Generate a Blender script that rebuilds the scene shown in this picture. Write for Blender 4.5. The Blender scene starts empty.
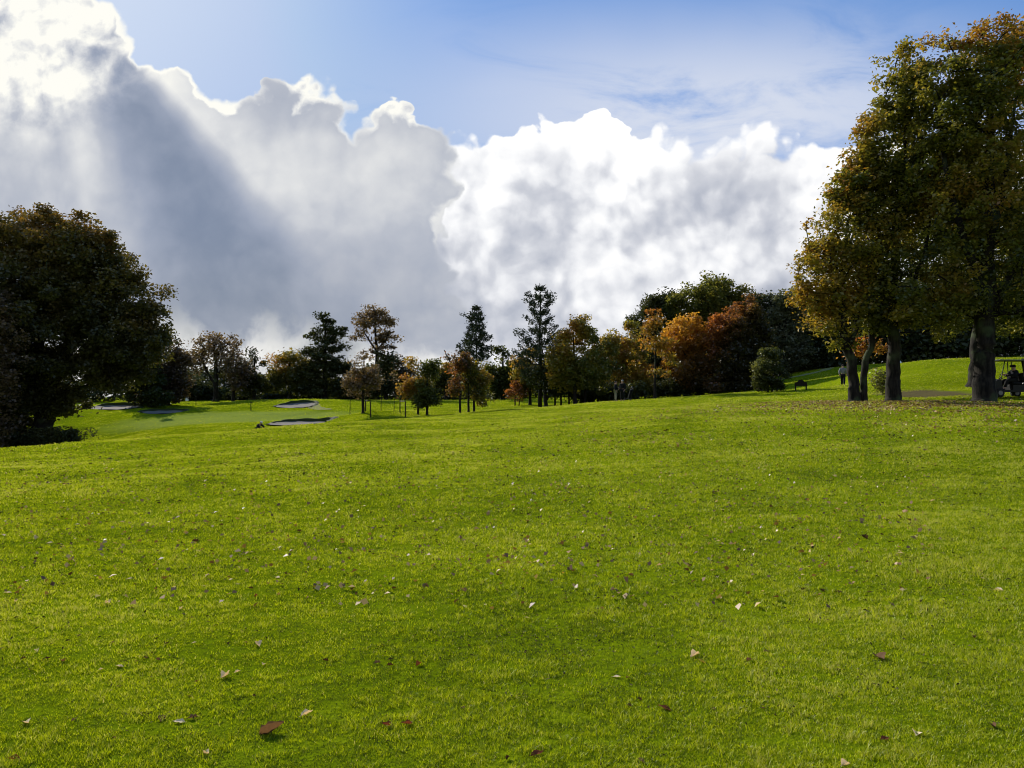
import bpy, math, random
import numpy as np
from mathutils import Vector, Matrix
R = math.radians
scn = bpy.context.scene
col = scn.collection

# ------------------------------------------------------------------ camera
F = 711.0                      # focal length in pixels of a 1024 px wide frame
TILT = math.atan(16.0 / F)     # the camera looks up a touch: horizon on row 400
EYE = 1.6
cam_d = bpy.data.cameras.new('camera')
cam_d.sensor_width = 36.0
cam_d.lens = 36.0 * F / 1024.0
cam_d.clip_start = 0.05
cam_d.clip_end = 20000
cam = bpy.data.objects.new('camera', cam_d)
col.objects.link(cam)
cam.location = (0, 0, EYE)
cam.rotation_euler = (R(90) + TILT, 0, 0)
scn.camera = cam

def ray(px, py):
    a = (px - 512.0) / F
    b = (384.0 - py) / F
    ct, st = math.cos(TILT), math.sin(TILT)
    return Vector((a, ct - b * st, st + b * ct))

def at(px, py, Y):
    d = ray(px, py)
    d = d * (Y / d.y)
    return Vector((d.x, d.y, d.z + EYE))

# ------------------------------------------------------------------ light
SUN_AZ = R(-34.7)     # left of the view direction (+Y)
SUN_EL = R(29.0)
sun_dir = Vector((math.sin(SUN_AZ) * math.cos(SUN_EL), math.cos(SUN_AZ) * math.cos(SUN_EL), math.sin(SUN_EL)))
sl = bpy.data.lights.new('sun', 'SUN')
sl.energy = 5.0
sl.angle = R(0.6)
sl.color = (1.0, 0.94, 0.84)
sun = bpy.data.objects.new('sun', sl)
col.objects.link(sun)
sun.location = (-60, 80, 60)
sun.rotation_euler = sun_dir.to_track_quat('Z', 'Y').to_euler()

scn.view_settings.view_transform = 'Standard'
scn.view_settings.look = 'None'
scn.view_settings.gamma = 1
scn.view_settings.exposure = 0.35
scn.view_settings.use_curve_mapping = False
scn.cycles.pixel_filter_type = 'BLACKMAN_HARRIS'
scn.cycles.filter_width = 1.05
scn.cycles.max_bounces = 6
scn.cycles.diffuse_bounces = 3
scn.cycles.transmission_bounces = 4
scn.cycles.transparent_max_bounces = 4
scn.cycles.caustics_reflective = False
scn.cycles.caustics_refractive = False

# ------------------------------------------------------------------ node helper
class NT:
    dims = '3D'
    def __init__(s, tree):
        s.t = tree; s.n = tree.nodes; s.l = tree.links
    def new(s, kind, **kw):
        n = s.n.new(kind)
        for k, v in kw.items():
            setattr(n, k, v)
        return n
    def put(s, sock, v):
        if isinstance(v, bpy.types.NodeSocket):
            s.l.new(v, sock)
        elif v is not None:
            sock.default_value = v
    def m(s, op, a, b=None, c=None, clamp=False):
        n = s.new('ShaderNodeMath', operation=op, use_clamp=clamp)
        s.put(n.inputs[0], a); s.put(n.inputs[1], b); s.put(n.inputs[2], c)
        return n.outputs[0]
    def add(s, a, b): return s.m('ADD', a, b)
    def sub(s, a, b): return s.m('SUBTRACT', a, b)
    def mul(s, a, b): return s.m('MULTIPLY', a, b)
    def vm(s, op, a, b=None, sc=None):
        n = s.new('ShaderNodeVectorMath', operation=op)
        s.put(n.inputs[0], a); s.put(n.inputs[1], b)
        if sc is not None: s.put(n.inputs['Scale'], sc)
        return n.outputs['Value'] if op in ('DISTANCE', 'DOT_PRODUCT', 'LENGTH') else n.outputs['Vector']
    def comb(s, x, y, z=0.0):
        n = s.new('ShaderNodeCombineXYZ')
        s.put(n.inputs[0], x); s.put(n.inputs[1], y); s.put(n.inputs[2], z)
        return n.outputs[0]
    def ss(s, v, a, b, lo=0.0, hi=1.0, kind='SMOOTHSTEP'):
        n = s.new('ShaderNodeMapRange', interpolation_type=kind, clamp=True) if True else None
        s.put(n.inputs['Value'], v)
        s.put(n.inputs['From Min'], a); s.put(n.inputs['From Max'], b)
        s.put(n.inputs['To Min'], lo); s.put(n.inputs['To Max'], hi)
        return n.outputs['Result']
    def noise(s, vec, scale, detail=4, rough=0.5, dist=0.0, lac=2.0, color=False):
        n = s.new('ShaderNodeTexNoise', noise_dimensions=s.dims)
        s.put(n.inputs['Vector'], vec)
        n.inputs['Scale'].default_value = scale
        n.inputs['Detail'].default_value = detail
        n.inputs['Roughness'].default_value = rough
        n.inputs['Lacunarity'].default_value = lac
        n.inputs['Distortion'].default_value = dist
        return n.outputs['Color'] if color else n.outputs['Fac']
    def vor(s, vec, scale, feature='SMOOTH_F1', detail=0, rough=0.5, smooth=0.5, out='Distance', lac=2.0):
        n = s.new('ShaderNodeTexVoronoi', feature=feature, voronoi_dimensions=s.dims)
        s.put(n.inputs['Vector'], vec)
        n.inputs['Scale'].default_value = scale
        if 'Detail' in n.inputs: n.inputs['Detail'].default_value = detail
        if 'Roughness' in n.inputs: n.inputs['Roughness'].default_value = rough
        if 'Lacunarity' in n.inputs: n.inputs['Lacunarity'].default_value = lac
        if feature == 'SMOOTH_F1': n.inputs['Smoothness'].default_value = smooth
        n.normalize = True
        return n.outputs[out]
    def mix(s, f, a, b, blend='MIX'):
        n = s.new('ShaderNodeMix', data_type='RGBA', blend_type=blend)
        s.put(n.inputs[0], f)
        for i, v in ((6, a), (7, b)):
            if isinstance(v, (tuple, list)): v = (v[0], v[1], v[2], 1.0)
            s.put(n.inputs[i], v)
        return n.outputs[2]
    def mixf(s, f, a, b):
        n = s.new('ShaderNodeMix', data_type='FLOAT')
        s.put(n.inputs[0], f); s.put(n.inputs[2], a); s.put(n.inputs[3], b)
        return n.outputs[0]
    def curve(s, v, pts, lo, hi, ylo, yhi):
        """piecewise curve y(v) through pts; v in [lo,hi], y in [ylo,yhi]"""
        n = s.new('ShaderNodeFloatCurve')
        x = s.ss(v, lo, hi, kind='LINEAR')
        s.put(n.inputs['Value'], x)
        n.inputs['Factor'].default_value = 1.0
        c = n.mapping.curves[0]
        P = [((a - lo) / (hi - lo), (b - ylo) / (yhi - ylo)) for a, b in pts]
        while len(c.points) < len(P): c.points.new(0.5, 0.5)
        for p, q in zip(c.points, P):
            p.location = q; p.handle_type = 'VECTOR'
        n.mapping.update()
        return s.add(s.mul(n.outputs[0], yhi - ylo), ylo)
SKY_S = 0.13
SKY_T = (0.80, 1.0, 1.22)
GR_A = (0.115, 0.165, 0.003)
GR_B = (0.165, 0.22, 0.004)
GR_C = (0.21, 0.265, 0.005)
GR_D = (0.085, 0.115, 0.005)
GR_E = (0.045, 0.06, 0.006)
N_BLADES = 1900000
GRASS_COLS = [(0.025, 0.046, 0.002), (0.145, 0.20, 0.002), (0.315, 0.37, 0.003), (0.40, 0.45, 0.006), (0.48, 0.43, 0.15)]
SKY_OUT = 0.785
# ------------------------------------------------------------------ world: Nishita sky with procedural cloud banks
world = bpy.data.worlds.new('World')
scn.world = world
world.use_nodes = True
W = NT(world.node_tree)
W.n.clear(); W.dims = '2D'
world.cycles.sampling_method = 'MANUAL'
world.cycles.sample_map_resolution = 512
tc = W.new('ShaderNodeTexCoord')
D = tc.outputs['Generated']
sep = W.new('ShaderNodeSeparateXYZ'); W.put(sep.inputs[0], D)
# sky directions as slopes: u = x/|y|, v = z/|y| (world directions, the far side mirrors the near side)
ay = W.m('MAXIMUM', W.m('ABSOLUTE', sep.outputs[1]), 0.12)
u = W.m('DIVIDE', sep.outputs[0], ay)
v = W.m('DIVIDE', sep.outputs[2], ay)
def U(px): return (px - 512.0) / F
def V(py): return (400.0 - py) / F
sky = W.new('ShaderNodeTexSky', sky_type='NISHITA')
sky.sun_disc = False
sky.sun_elevation = SUN_EL
sky.sun_rotation = SUN_AZ
sky.air_density = 1.0; sky.dust_density = 0.6; sky.ozone_density = 2.2
P0 = W.comb(u, v, 0.0)
# gentle and billowy domain warps
wn = W.noise(P0, 3.0, 3, 0.5, color=True)
w1 = W.vm('SCALE', W.vm('SUBTRACT', wn, (0.5, 0.5, 0.5)), sc=0.045)
wn2 = W.noise(P0, 14.0, 4, 0.6, color=True)
w2 = W.vm('SCALE', W.vm('SUBTRACT', wn2, (0.5, 0.5, 0.5)), sc=0.022)
P1 = W.vm('ADD', P0, w1)
P2 = W.vm('ADD', P1, w2)
sund = (-0.62, 0.78, 0.0)
def blob(p, px, py, r, pw=1.0):
    """0..1 soft blob at a sky position; r in pixels, pw = horizontal stretch"""
    q = W.vm('MULTIPLY', W.vm('SUBTRACT', p, (U(px), V(py), 0)), (1.0 / pw, 1.0, 0.0))
    return W.ss(W.vm('LENGTH', q), r / F, 0.0)

def billow(p, sc, seed):
    q = W.vm('ADD', p, (seed, seed * 0.7, seed * 1.3))
    return W.sub(1.0, W.vor(q, sc, detail=3.0, rough=0.60, smooth=0.22, lac=2.2))
# relief of the puffs, lit from the sun's side
h_a = billow(P2, 4.6, 3.1)
h_b = billow(W.vm('ADD', P2, tuple(c * 0.03 for c in sund)), 4.6, 3.1)
relief = W.sub(h_a, h_b)                 # >0 on faces towards the sun
f_a = W.noise(P2, 9.0, 6, 0.56)
f_b = W.noise(W.vm('ADD', P2, tuple(c * 0.02 for c in sund)), 9.0, 6, 0.56)
rel2 = W.sub(f_a, f_b)
edge_n = W.add(W.mul(W.sub(h_a, 0.67), 0.26), W.mul(W.sub(f_a, 0.5), 0.05))

# ---- bank 1, upper left
uw = W.new('ShaderNodeSeparateXYZ'); W.put(uw.inputs[0], W.vm('ADD', P2, W.vm('SCALE', W.vm('SUBTRACT', wn, (0.5, 0.5, 0.5)), sc=0.10)))
uu = uw.outputs[0]; vv = uw.outputs[1]
top1 = W.curve(uu, [(U(a), V(b)) for a, b in [(-400, -420), (-100, -220), (20, -90), (85, 8), (112, 28), (140, 56), (172, 58), (198, 66), (216, 92), (238, 98), (262, 80), (292, 98), (318, 110), (345, 122), (375, 112), (402, 122), (422, 130), (700, 200), (1000, 300)]],
               U(-400), U(1000), -0.2, 1.3)
right1 = W.curve(vv, [(V(b), U(a)) for a, b in [(470, 400), (470, 330), (446, 290), (458, 262), (452, 238), (430, 218), (440, 195), (432, 165), (424, 140), (400, 115), (420, 60), (420, -400)]], V(400), V(-400), -1.0, 1.0)
d1 = W.add(W.m('MINIMUM', W.sub(top1, v), W.sub(right1, u)), edge_n)
bot1 = W.curve(uu, [(U(a), V(b)) for a, b in [(-400, 380), (0, 345), (150, 322), (200, 334), (260, 330), (320, 346), (380, 352), (440, 352), (1000, 370)]], U(-400), U(1000), -0.2, 1.3)
under = W.ss(W.add(W.sub(v, bot1), W.mul(W.sub(f_a, 0.5), 0.16)), -0.022, 0.03)      # 1 = inside, above the ragged base
# ---- bank 2, centre and right
top2 = W.curve(uu, [(U(a), V(b)) for a, b in [(-400, 420), (300, 400), (400, 260), (430, 176), (452, 168), (475, 160), (505, 142), (530, 124), (552, 118), (575, 128), (603, 150), (628, 156), (652, 146), (680, 162), (708, 154), (738, 132), (758, 124), (782, 122), (808, 128), (836, 132), (862, 140), (900, 150), (1100, 150), (1600, 120)]],
               U(-400), U(1600), -0.2, 1.3)
d2 = W.add(W.sub(top2, v), edge_n)
soft = W.ss(W.noise(P1, 5.0, 3), 0.35, 0.65, 0.002, 0.010)
m1 = W.ss(d1, W.mul(soft, -1.0), soft)
m2 = W.ss(d2, W.mul(soft, -1.0), soft)

# ---- high thin veil
veil_n = W.noise(W.vm('MULTIPLY', W.vm('ADD', P1, (0.0, 0.0, 4.0)), (1.2, 4.2, 1.0)), 2.6, 7, 0.6, 0.4)
veil = W.mul(W.ss(veil_n, 0.15, 0.55), W.m('MAXIMUM', blob(P1, 720, 118, 170, 3.2), W.mul(blob(P1, 560, 95, 90, 3.2), 0.7)))
veil = W.mul(veil, 1.0)
halo = W.mul(W.ss(W.vm('DISTANCE', P0, (U(40), V(-60), 0)), 0.75, 0.0), 0.8)

bg = W.new('ShaderNodeVectorMath', operation='SCALE')
W.put(bg.inputs[0], sky.outputs[0]); bg.inputs['Scale'].default_value = SKY_S
blue = bg.outputs[0]
blue = W.mix(1.0, blue, SKY_T, blend='MULTIPLY')
blue = W.vm('MINIMUM', blue, (0.75, 0.85, 1.0))
blue = W.mix(0.75, blue, (0.15, 0.315, 0.69))
blue = W.mix(halo, blue, (0.72, 0.80, 0.93))
c = W.mix(veil, blue, (0.68, 0.73, 0.85))

# ---- bank 2 colour: bright puffs, lavender shadows
s2 = W.add(W.add(W.mul(relief, 1.9), W.mul(rel2, 0.8)), W.add(0.56, W.mul(W.sub(h_a, 0.66), 1.15)))
big2 = W.noise(W.vm('ADD', P1, (7.0, 2.0, 0.0)), 4.5, 5, 0.5)
rim2 = W.ss(W.add(d2, W.mul(W.sub(f_a, 0.5), 0.05)), 0.045, 0.0)
s2 = W.add(s2, W.ss(W.add(d2, W.mul(W.sub(big2, 0.5), 0.5)), 0.34, 0.02, 0.0, 0.22))
s2 = W.add(s2, W.mul(rim2, 0.34))
s2 = W.add(s2, W.mul(W.sub(big2, 0.5), 1.0))
s2 = W.add(s2, W.mul(blob(P1, 465, 230, 80), 0.22))
s2 = W.sub(s2, W.mul(blob(P1, 480, 290, 110, 1.6), 0.34))
s2 = W.sub(s2, W.mul(blob(P1, 740, 240, 120, 1.5), 0.08))
s2 = W.add(s2, W.mul(blob(P1, 600, 300, 55, 1.2), 0.30))
s2 = W.add(s2, W.mul(blob(P1, 440, 355, 45, 2.0), 0.45))
rampn = W.new('ShaderNodeValToRGB'); W.put(rampn.inputs[0], s2)
cr = rampn.color_ramp
cr.elements[0].position = 0.0; cr.elements[0].color = (0.36, 0.39, 0.47, 1)
cr.elements[1].position = 1.0; cr.elements[1].color = (1.04, 1.04, 1.04, 1)
for pos, cc in ((0.30, (0.48, 0.51, 0.59)), (0.55, (0.64, 0.66, 0.72)), (0.80, (0.88, 0.89, 0.92))):
    e = cr.elements.new(pos); e.color = (*cc, 1)
c = W.mix(m2, c, rampn.outputs[0])

# ---- bank 1 colour: grey blue mass, silver rim, glowing corner, slanting rays
us, vs = U(20), V(-80)
th = W.m('ARCTAN2', W.sub(vs, v), W.sub(u, us))      # angle below the horizontal, seen from the sun
rays = W.curve(th, [(-0.2, 0.0), (0.55, 0.05), (0.68, 0.10), (0.78, 0.22), (0.84, 0.24), (0.885, 0.04), (0.93, -0.13), (1.0, -0.19), (1.08, -0.16), (1.16, -0.06), (1.22, 0.04), (1.25, 0.10), (1.34, 0.16), (1.42, 0.08), (1.5, 0.16), (1.6, 0.10), (1.9, 0.05), (3.2, 0.0)], -0.2, 3.2, -0.5, 0.5)
dist = W.vm('DISTANCE', P0, (us, vs, 0))
rays = W.mul(rays, W.ss(dist, 0.80, 0.30, 0.0, 1.5))
thin = W.ss(dist, 0.14, 0.30)
rays = W.mul(rays, thin)
s1 = W.add(0.47, rays)
s1 = W.add(s1, W.mul(W.sub(W.noise(W.vm('ADD', P1, (2.0, 9.0, 1.0)), 4.2, 5, 0.5), 0.5), 0.17))
s1 = W.add(s1, W.add(W.mul(relief, 0.28), W.add(W.mul(rel2, 0.2), W.mul(W.sub(h_a, 0.72), 0.18))))
s1 = W.sub(s1, W.mul(blob(P1, 240, 310, 100, 2.2), 0.16))
s1 = W.add(s1, W.mul(blob(P1, 330, 170, 100, 1.4), 0.12))
s1 = W.add(s1, W.mul(blob(P1, 400, 180, 150), 0.20))
s1 = W.sub(s1, W.mul(blob(P1, 230, 235, 90, 1.4), 0.08))
corner = blob(P2, 20, -10, 215, 1.15)
s1 = W.add(s1, W.mul(corner, 0.66))
s1 = W.add(s1, W.mul(W.mul(W.ss(corner, 0.1, 0.6), W.add(relief, rel2)), 1.6))
rim1 = W.mul(W.ss(W.add(d1, W.mul(W.sub(f_a, 0.5), 0.05)), 0.022, 0.0), W.ss(W.add(h_b, W.mul(big2, 0.6)), 0.85, 1.12, 0.25, 1.0))
s1 = W.add(s1, W.mul(W.mul(rim1, W.ss(u, U(400), U(450), 1.0, 0.35)), W.add(0.55, W.mul(blob(P0, 150, 60, 260, 1.3), 0.15))))
r1 = W.new('ShaderNodeValToRGB'); W.put(r1.inputs[0], s1)
cr = r1.color_ramp
cr.elements[0].position = 0.0; cr.elements[0].color = (0.16, 0.21, 0.32, 1)
cr.elements[1].position = 1.0; cr.elements[1].color = (1.0, 0.99, 0.92, 1)
for pos, cc in ((0.22, (0.235, 0.285, 0.39)), (0.42, (0.345, 0.39, 0.495)), (0.62, (0.50, 0.53, 0.60)), (0.82, (0.76, 0.77, 0.78))):
    e = cr.elements.new(pos); e.color = (*cc, 1)
c1 = W.mix(W.mul(blob(P1, 250, 330, 120, 3.0), 0.55), r1.outputs[0], W.mix(1.0, r1.outputs[0], (1.12, 1.05, 0.93), blend='MULTIPLY'))
# the ragged bright gap under the base
gap_s = W.add(0.68, W.add(W.mul(W.sub(f_a, 0.5), 1.8), W.mul(relief, 0.6)))
r3 = W.new('ShaderNodeValToRGB'); W.put(r3.inputs[0], gap_s)
r3.color_ramp.elements[0].color = (0.33, 0.36, 0.40, 1); r3.color_ramp.elements[0].position = 0.25
r3.color_ramp.elements[1].color = (0.95, 0.94, 0.90, 1); r3.color_ramp.elements[1].position = 0.85
c1 = W.mix(under, r3.outputs[0], c1)
c = W.mix(m1, c, c1)
# everything above and behind the view: broken cloud, same brightness
out = W.new('ShaderNodeBackground'); W.put(out.inputs[0], c); out.inputs[1].default_value = SKY_OUT
wo = W.new('ShaderNodeOutputWorld'); W.put(wo.inputs[0], out.outputs[0])
# ------------------------------------------------------------------ tags and object helpers
rng = np.random.default_rng(11)
random.seed(5)

def tag(o, label=None, cat=None, group=None, kind=None):
    if label: o['label'] = label
    if cat: o['category'] = cat
    if group: o['group'] = group
    if kind: o['kind'] = kind
    return o

def empty(name, loc, rz=0.0):
    o = bpy.data.objects.new(name, None)
    o.empty_display_size = 0.3
    col.objects.link(o); o.location = loc; o.rotation_euler = (0, 0, rz)
    return o

def mesh_np(name, V_, faces, mat=None, parent=None, attrs=None, smooth=False, loc=None):
    """V_ (n,3); faces = list of (m,k) index arrays (quads and/or triangles)"""
    me = bpy.data.meshes.new(name)
    V_ = np.asarray(V_, dtype=np.float32)
    faces = [np.asarray(f, dtype=np.int32) for f in faces if len(f)]
    me.vertices.add(len(V_)); me.vertices.foreach_set('co', V_.ravel())
    nl = sum(f.size for f in faces); nf = sum(len(f) for f in faces)
    me.loops.add(nl); me.polygons.add(nf)
    me.loops.foreach_set('vertex_index', np.concatenate([f.ravel() for f in faces]))
    tot = np.concatenate([np.full(len(f), f.shape[1], np.int32) for f in faces])
    st = np.concatenate([[0], np.cumsum(tot)[:-1]]).astype(np.int32)
    me.polygons.foreach_set('loop_start', st)
    try: me.polygons.foreach_set('loop_total', tot)
    except Exception: pass
    if smooth: me.polygons.foreach_set('use_smooth', np.ones(nf, dtype=bool))
    me.update(calc_edges=True)
    for k, a in (attrs or {}).items():
        at_ = me.attributes.new(k, 'FLOAT', 'POINT')
        at_.data.foreach_set('value', np.asarray(a, dtype=np.float32))
    if mat: me.materials.append(mat)
    o = bpy.data.objects.new(name, me)
    col.objects.link(o)
    if parent: o.parent = parent
    if loc is not None: o.location = loc
    return o

class MB:
    """collects primitive shapes, built as ONE mesh object"""
    def __init__(s): s.v = []; s.f = []
    def poly(s, vs, fs):
        b = len(s.v); s.v += [tuple(p) for p in vs]; s.f += [tuple(i + b for i in f) for f in fs]
        return s
    def box(s, c, d, rz=0.0, rx=0.0, bev=0.0):
        x, y, z = d[0] / 2, d[1] / 2, d[2] / 2
        M = Matrix.Translation(c) @ Matrix.Rotation(rz, 4, 'Z') @ Matrix.Rotation(rx, 4, 'X')
        if bev <= 0:
            P = [(i * x, j * y, k * z) for k in (-1, 1) for j in (-1, 1) for i in (-1, 1)]
            return s.poly([M @ Vector(p) for p in P], [(0, 2, 3, 1), (4, 5, 7, 6), (0, 1, 5, 4), (2, 6, 7, 3), (0, 4, 6, 2), (1, 3, 7, 5)])
        b = bev
        P = []; rings = []
        for zz, ins in ((-z, b), (-z + b, 0), (z - b, 0), (z, b)):
            xx, yy = x - ins, y - ins
            r = [(-xx + b, -yy), (xx - b, -yy), (xx, -yy + b), (xx, yy - b), (xx - b, yy), (-xx + b, yy), (-xx, yy - b), (-xx, -yy + b)]
            rings.append(len(P)); P += [(a, c_, zz) for a, c_ in r]
        F_ = [tuple(reversed(range(8))), tuple(range(24, 32))]
        for k in range(3):
            for i in range(8):
                j = (i + 1) % 8
                F_.append((k * 8 + i, k * 8 + j, k * 8 + 8 + j, k * 8 + 8 + i))
        return s.poly([M @ Vector(p) for p in P], F_)
    def tube(s, pts, rad, n=8, cap=True):
        pts = [Vector(p) for p in pts]
        if not isinstance(rad, (list, tuple)): rad = [rad] * len(pts)
        b = len(s.v)
        up = Vector((0.13, 0.27, 0.95))
        for i, p in enumerate(pts):
            t = (pts[min(i + 1, len(pts) - 1)] - pts[max(i - 1, 0)]).normalized()
            a = t.cross(up)
            if a.length < 0.2: a = t.cross(Vector((1, 0, 0)))
            a.normalize(); c = t.cross(a)
            for k in range(n):
                q = 2 * math.pi * k / n
                s.v.append(tuple(p + (a * math.cos(q) + c * math.sin(q)) * rad[i]))
        for i in range(len(pts) - 1):
            for k in range(n):
                l = (k + 1) % n
                s.f.append((b + i * n + k, b + i * n + l, b + (i + 1) * n + l, b + (i + 1) * n + k))
        if cap:
            s.f.append(tuple(b + k for k in reversed(range(n))))
            s.f.append(tuple(b + (len(pts) - 1) * n + k for k in range(n)))
        return s
    def ball(s, c, r, nu=10, nv=7, M=None):
        if not isinstance(r, (list, tuple)): r = (r, r, r)
        P = [(0, 0, -1)]
        for j in range(1, nv):
            t = -math.pi / 2 + math.pi * j / nv
            for i in range(nu):
                q = 2 * math.pi * i / nu
                P.append((math.cos(t) * math.cos(q), math.cos(t) * math.sin(q), math.sin(t)))
        P.append((0, 0, 1))
        fs = []
        for i in range(nu):
            fs.append((0, 1 + (i + 1) % nu, 1 + i))
            fs.append((len(P) - 1, 1 + (nv - 2) * nu + i, 1 + (nv - 2) * nu + (i + 1) % nu))
        for j in range(nv - 2):
            for i in range(nu):
                k = (i + 1) % nu
                fs.append((1 + j * nu + i, 1 + j * nu + k, 1 + (j + 1) * nu + k, 1 + (j + 1) * nu + i))
        Q = [Vector((p[0] * r[0], p[1] * r[1], p[2] * r[2])) for p in P]
        if M: Q = [M @ q for q in Q]
        return s.poly([q + Vector(c) for q in Q], fs)
    def build(s, name, mat, parent=None, smooth=False, loc=None):
        me = bpy.data.meshes.new(name)
        me.from_pydata(s.v, [], s.f); me.update()
        if smooth: me.polygons.foreach_set('use_smooth', [True] * len(me.polygons))
        me.materials.append(mat)
        o = bpy.data.objects.new(name, me); col.objects.link(o)
        if parent: o.parent = parent
        if loc is not None: o.location = loc
        return o

# ------------------------------------------------------------------ numpy noise
def vnoise(x, y, seed=0):
    x = np.asarray(x, float); y = np.asarray(y, float)
    xi = np.floor(x).astype(np.int64); yi = np.floor(y).astype(np.int64)
    fx = x - xi; fy = y - yi
    fx = fx * fx * (3 - 2 * fx); fy = fy * fy * (3 - 2 * fy)
    def h(a, b):
        n = (a * 374761393 + b * 668265263 + seed * 1442695041) & 0x7fffffff
        n = ((n ^ (n >> 13)) * 1274126177) & 0x7fffffff
        return ((n ^ (n >> 16)) & 0xffff) / 65535.0
    return (h(xi, yi) * (1 - fx) + h(xi + 1, yi) * fx) * (1 - fy) + (h(xi, yi + 1) * (1 - fx) + h(xi + 1, yi + 1) * fx) * fy
def fbm(x, y, oct=4, seed=0):
    t = 0; a = 1; n = 0
    for k in range(oct):
        t = t + a * vnoise(x * 2 ** k + 17.3 * k, y * 2 ** k - 9.1 * k, seed + k); n += a; a *= 0.5
    return t / n

# ------------------------------------------------------------------ terrain height
CP = [(-6, 0, 0), (0, 0, 0), (6, 0, 0), (0, -20, 0), (-30, 0, -.3), (30, 0, .5), (-30, -30, 0), (30, -30, .3),
      (0, 4, 0), (-10, 15, -.05), (0, 15, .12), (10, 15, .45), (20, 15, .8), (-60, 0, -.6), (-60, 40, -1.6), (-60, 72, -3.4),
      (60, 40, 3), (60, 0, 1.5), (-40, 60, -3.3), (-18, 42, -1.9), (-30, 46, -2.6), (-28, 35, -1.3), (-18, 50, -2.1),
      (60, 110, 7.6), (-80, 110, .6), (-20, 122, 1.7), (20, 122, 3), (-100, 150, 2), (0, 150, 3), (95, 150, 8), (-85, 80, -1.6),
      (-30, 22, -.25), (-15, 24, -.25), (30, 62, 3.6), (50, 70, 5.4)]
for px, py, Y in [(0, 452, 26), (93, 441, 28), (180, 435, 32), (260, 431, 37), (340, 424, 43), (430, 418, 49),
                  (150, 433, 62), (150, 421, 74), (110, 412.5, 83), (100, 409, 92), (250, 427, 60), (330, 422, 60), (300, 411, 78), (200, 413, 78), (420, 414.5, 62),
                  (240, 401, 100), (180, 405, 98), (340, 400, 100), (420, 402, 92), (500, 402.5, 92), (500, 411, 70), (460, 413, 62), (380, 412, 62), (363, 412, 63),
                  (512, 427, 30), (541, 407.5, 76), (590, 404, 72), (620, 401, 59), (655, 399, 61), (700, 396, 72), (700, 418, 25), (700, 405, 45), (600, 411, 40), (512, 418, 42),
                  (770, 392, 55), (800, 390, 60), (843, 390, 62), (740, 391, 82), (790, 380, 84), (850, 366, 88), (900, 364, 86), (970, 366, 86), (1024, 358, 84),
                  (1024, 401, 34), (984, 402.5, 31), (893, 402.5, 33), (852, 402.5, 33), (950, 389, 45), (977, 384, 46), (1010, 397, 36)]:
    p = at(px, py, Y); CP.append((p.x, p.y, p.z))
BUNK = [(113, 25, 84, 88.5, 410.8, 405.9, 403.0), (163, 23, 79, 83, 414.6, 411.6, 409.3), (297, 19, 83, 88, 409.0, 403.8, 400.6), (300, 30, 62, 66.5, 426.4, 422.4, 419.4)]
for bx, hw, ya, yb, ra, rb, rt in BUNK:
    for px, py, Y in ((bx, ra, ya - .6), (bx - hw, ra, ya - 1), (bx + hw, ra - 1, ya - 1), (bx, rt + .6, yb + 1.6), (bx, rt - .8, yb + 5)):
        p = at(px, py, Y); CP.append((p.x, p.y, p.z))
for px, Y, z in [(130, 50, -2.3), (250, 48, -1.15), (340, 52, -.62), (60, 40, -1.9)]:
    CP.append((at(px, 400, Y).x, Y, z))
CP = np.array(CP, float)
SC = 60.0
def _k(d2): return 0.5 * d2 * np.log(d2 + 1e-9)
_P = CP[:, :2] / SC
_n = len(CP)
_A = _k(((_P[:, None] - _P[None]) ** 2).sum(-1)) + np.eye(_n) * 2e-4
_B = np.c_[np.ones(_n), _P]
_S = np.block([[_A, _B], [_B.T, np.zeros((3, 3))]])
_W = np.linalg.solve(_S, np.r_[CP[:, 2], 0, 0, 0])
# sand bunkers: (centre px, half width px, near depth, far depth, row of near lip, row of sand at the far side, row of far rim)
BK = []
for bx, hw, ya, yb, ra, rb, rt in BUNK:
    ym = (ya + yb) / 2
    c = at(bx, 400, ym)
    BK.append((c.x, ym, hw * ym / F, (yb - ya) / 2, at(bx, ra, ya).z, at(bx, rb, yb).z, at(bx, rt, yb + 0.4).z))
def bunk_e(b, x, y):
    cx, cy, rx, ry = b[:4]
    a = np.arctan2((y - cy) / ry, (x - cx) / rx)
    wob = 1 + 0.10 * np.sin(2 * a + cx) + 0.08 * np.sin(3 * a + cy)
    return np.sqrt(((x - cx) / rx) ** 2 + ((y - cy) / ry) ** 2) / wob
def sst(t): t = np.clip(t, 0, 1); return t * t * (3 - 2 * t)
def floor_z(b, x, y):
    t = (y - (b[1] - b[3])) / (2 * b[3])
    return b[4] + (b[5] - b[4]) * t
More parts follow.
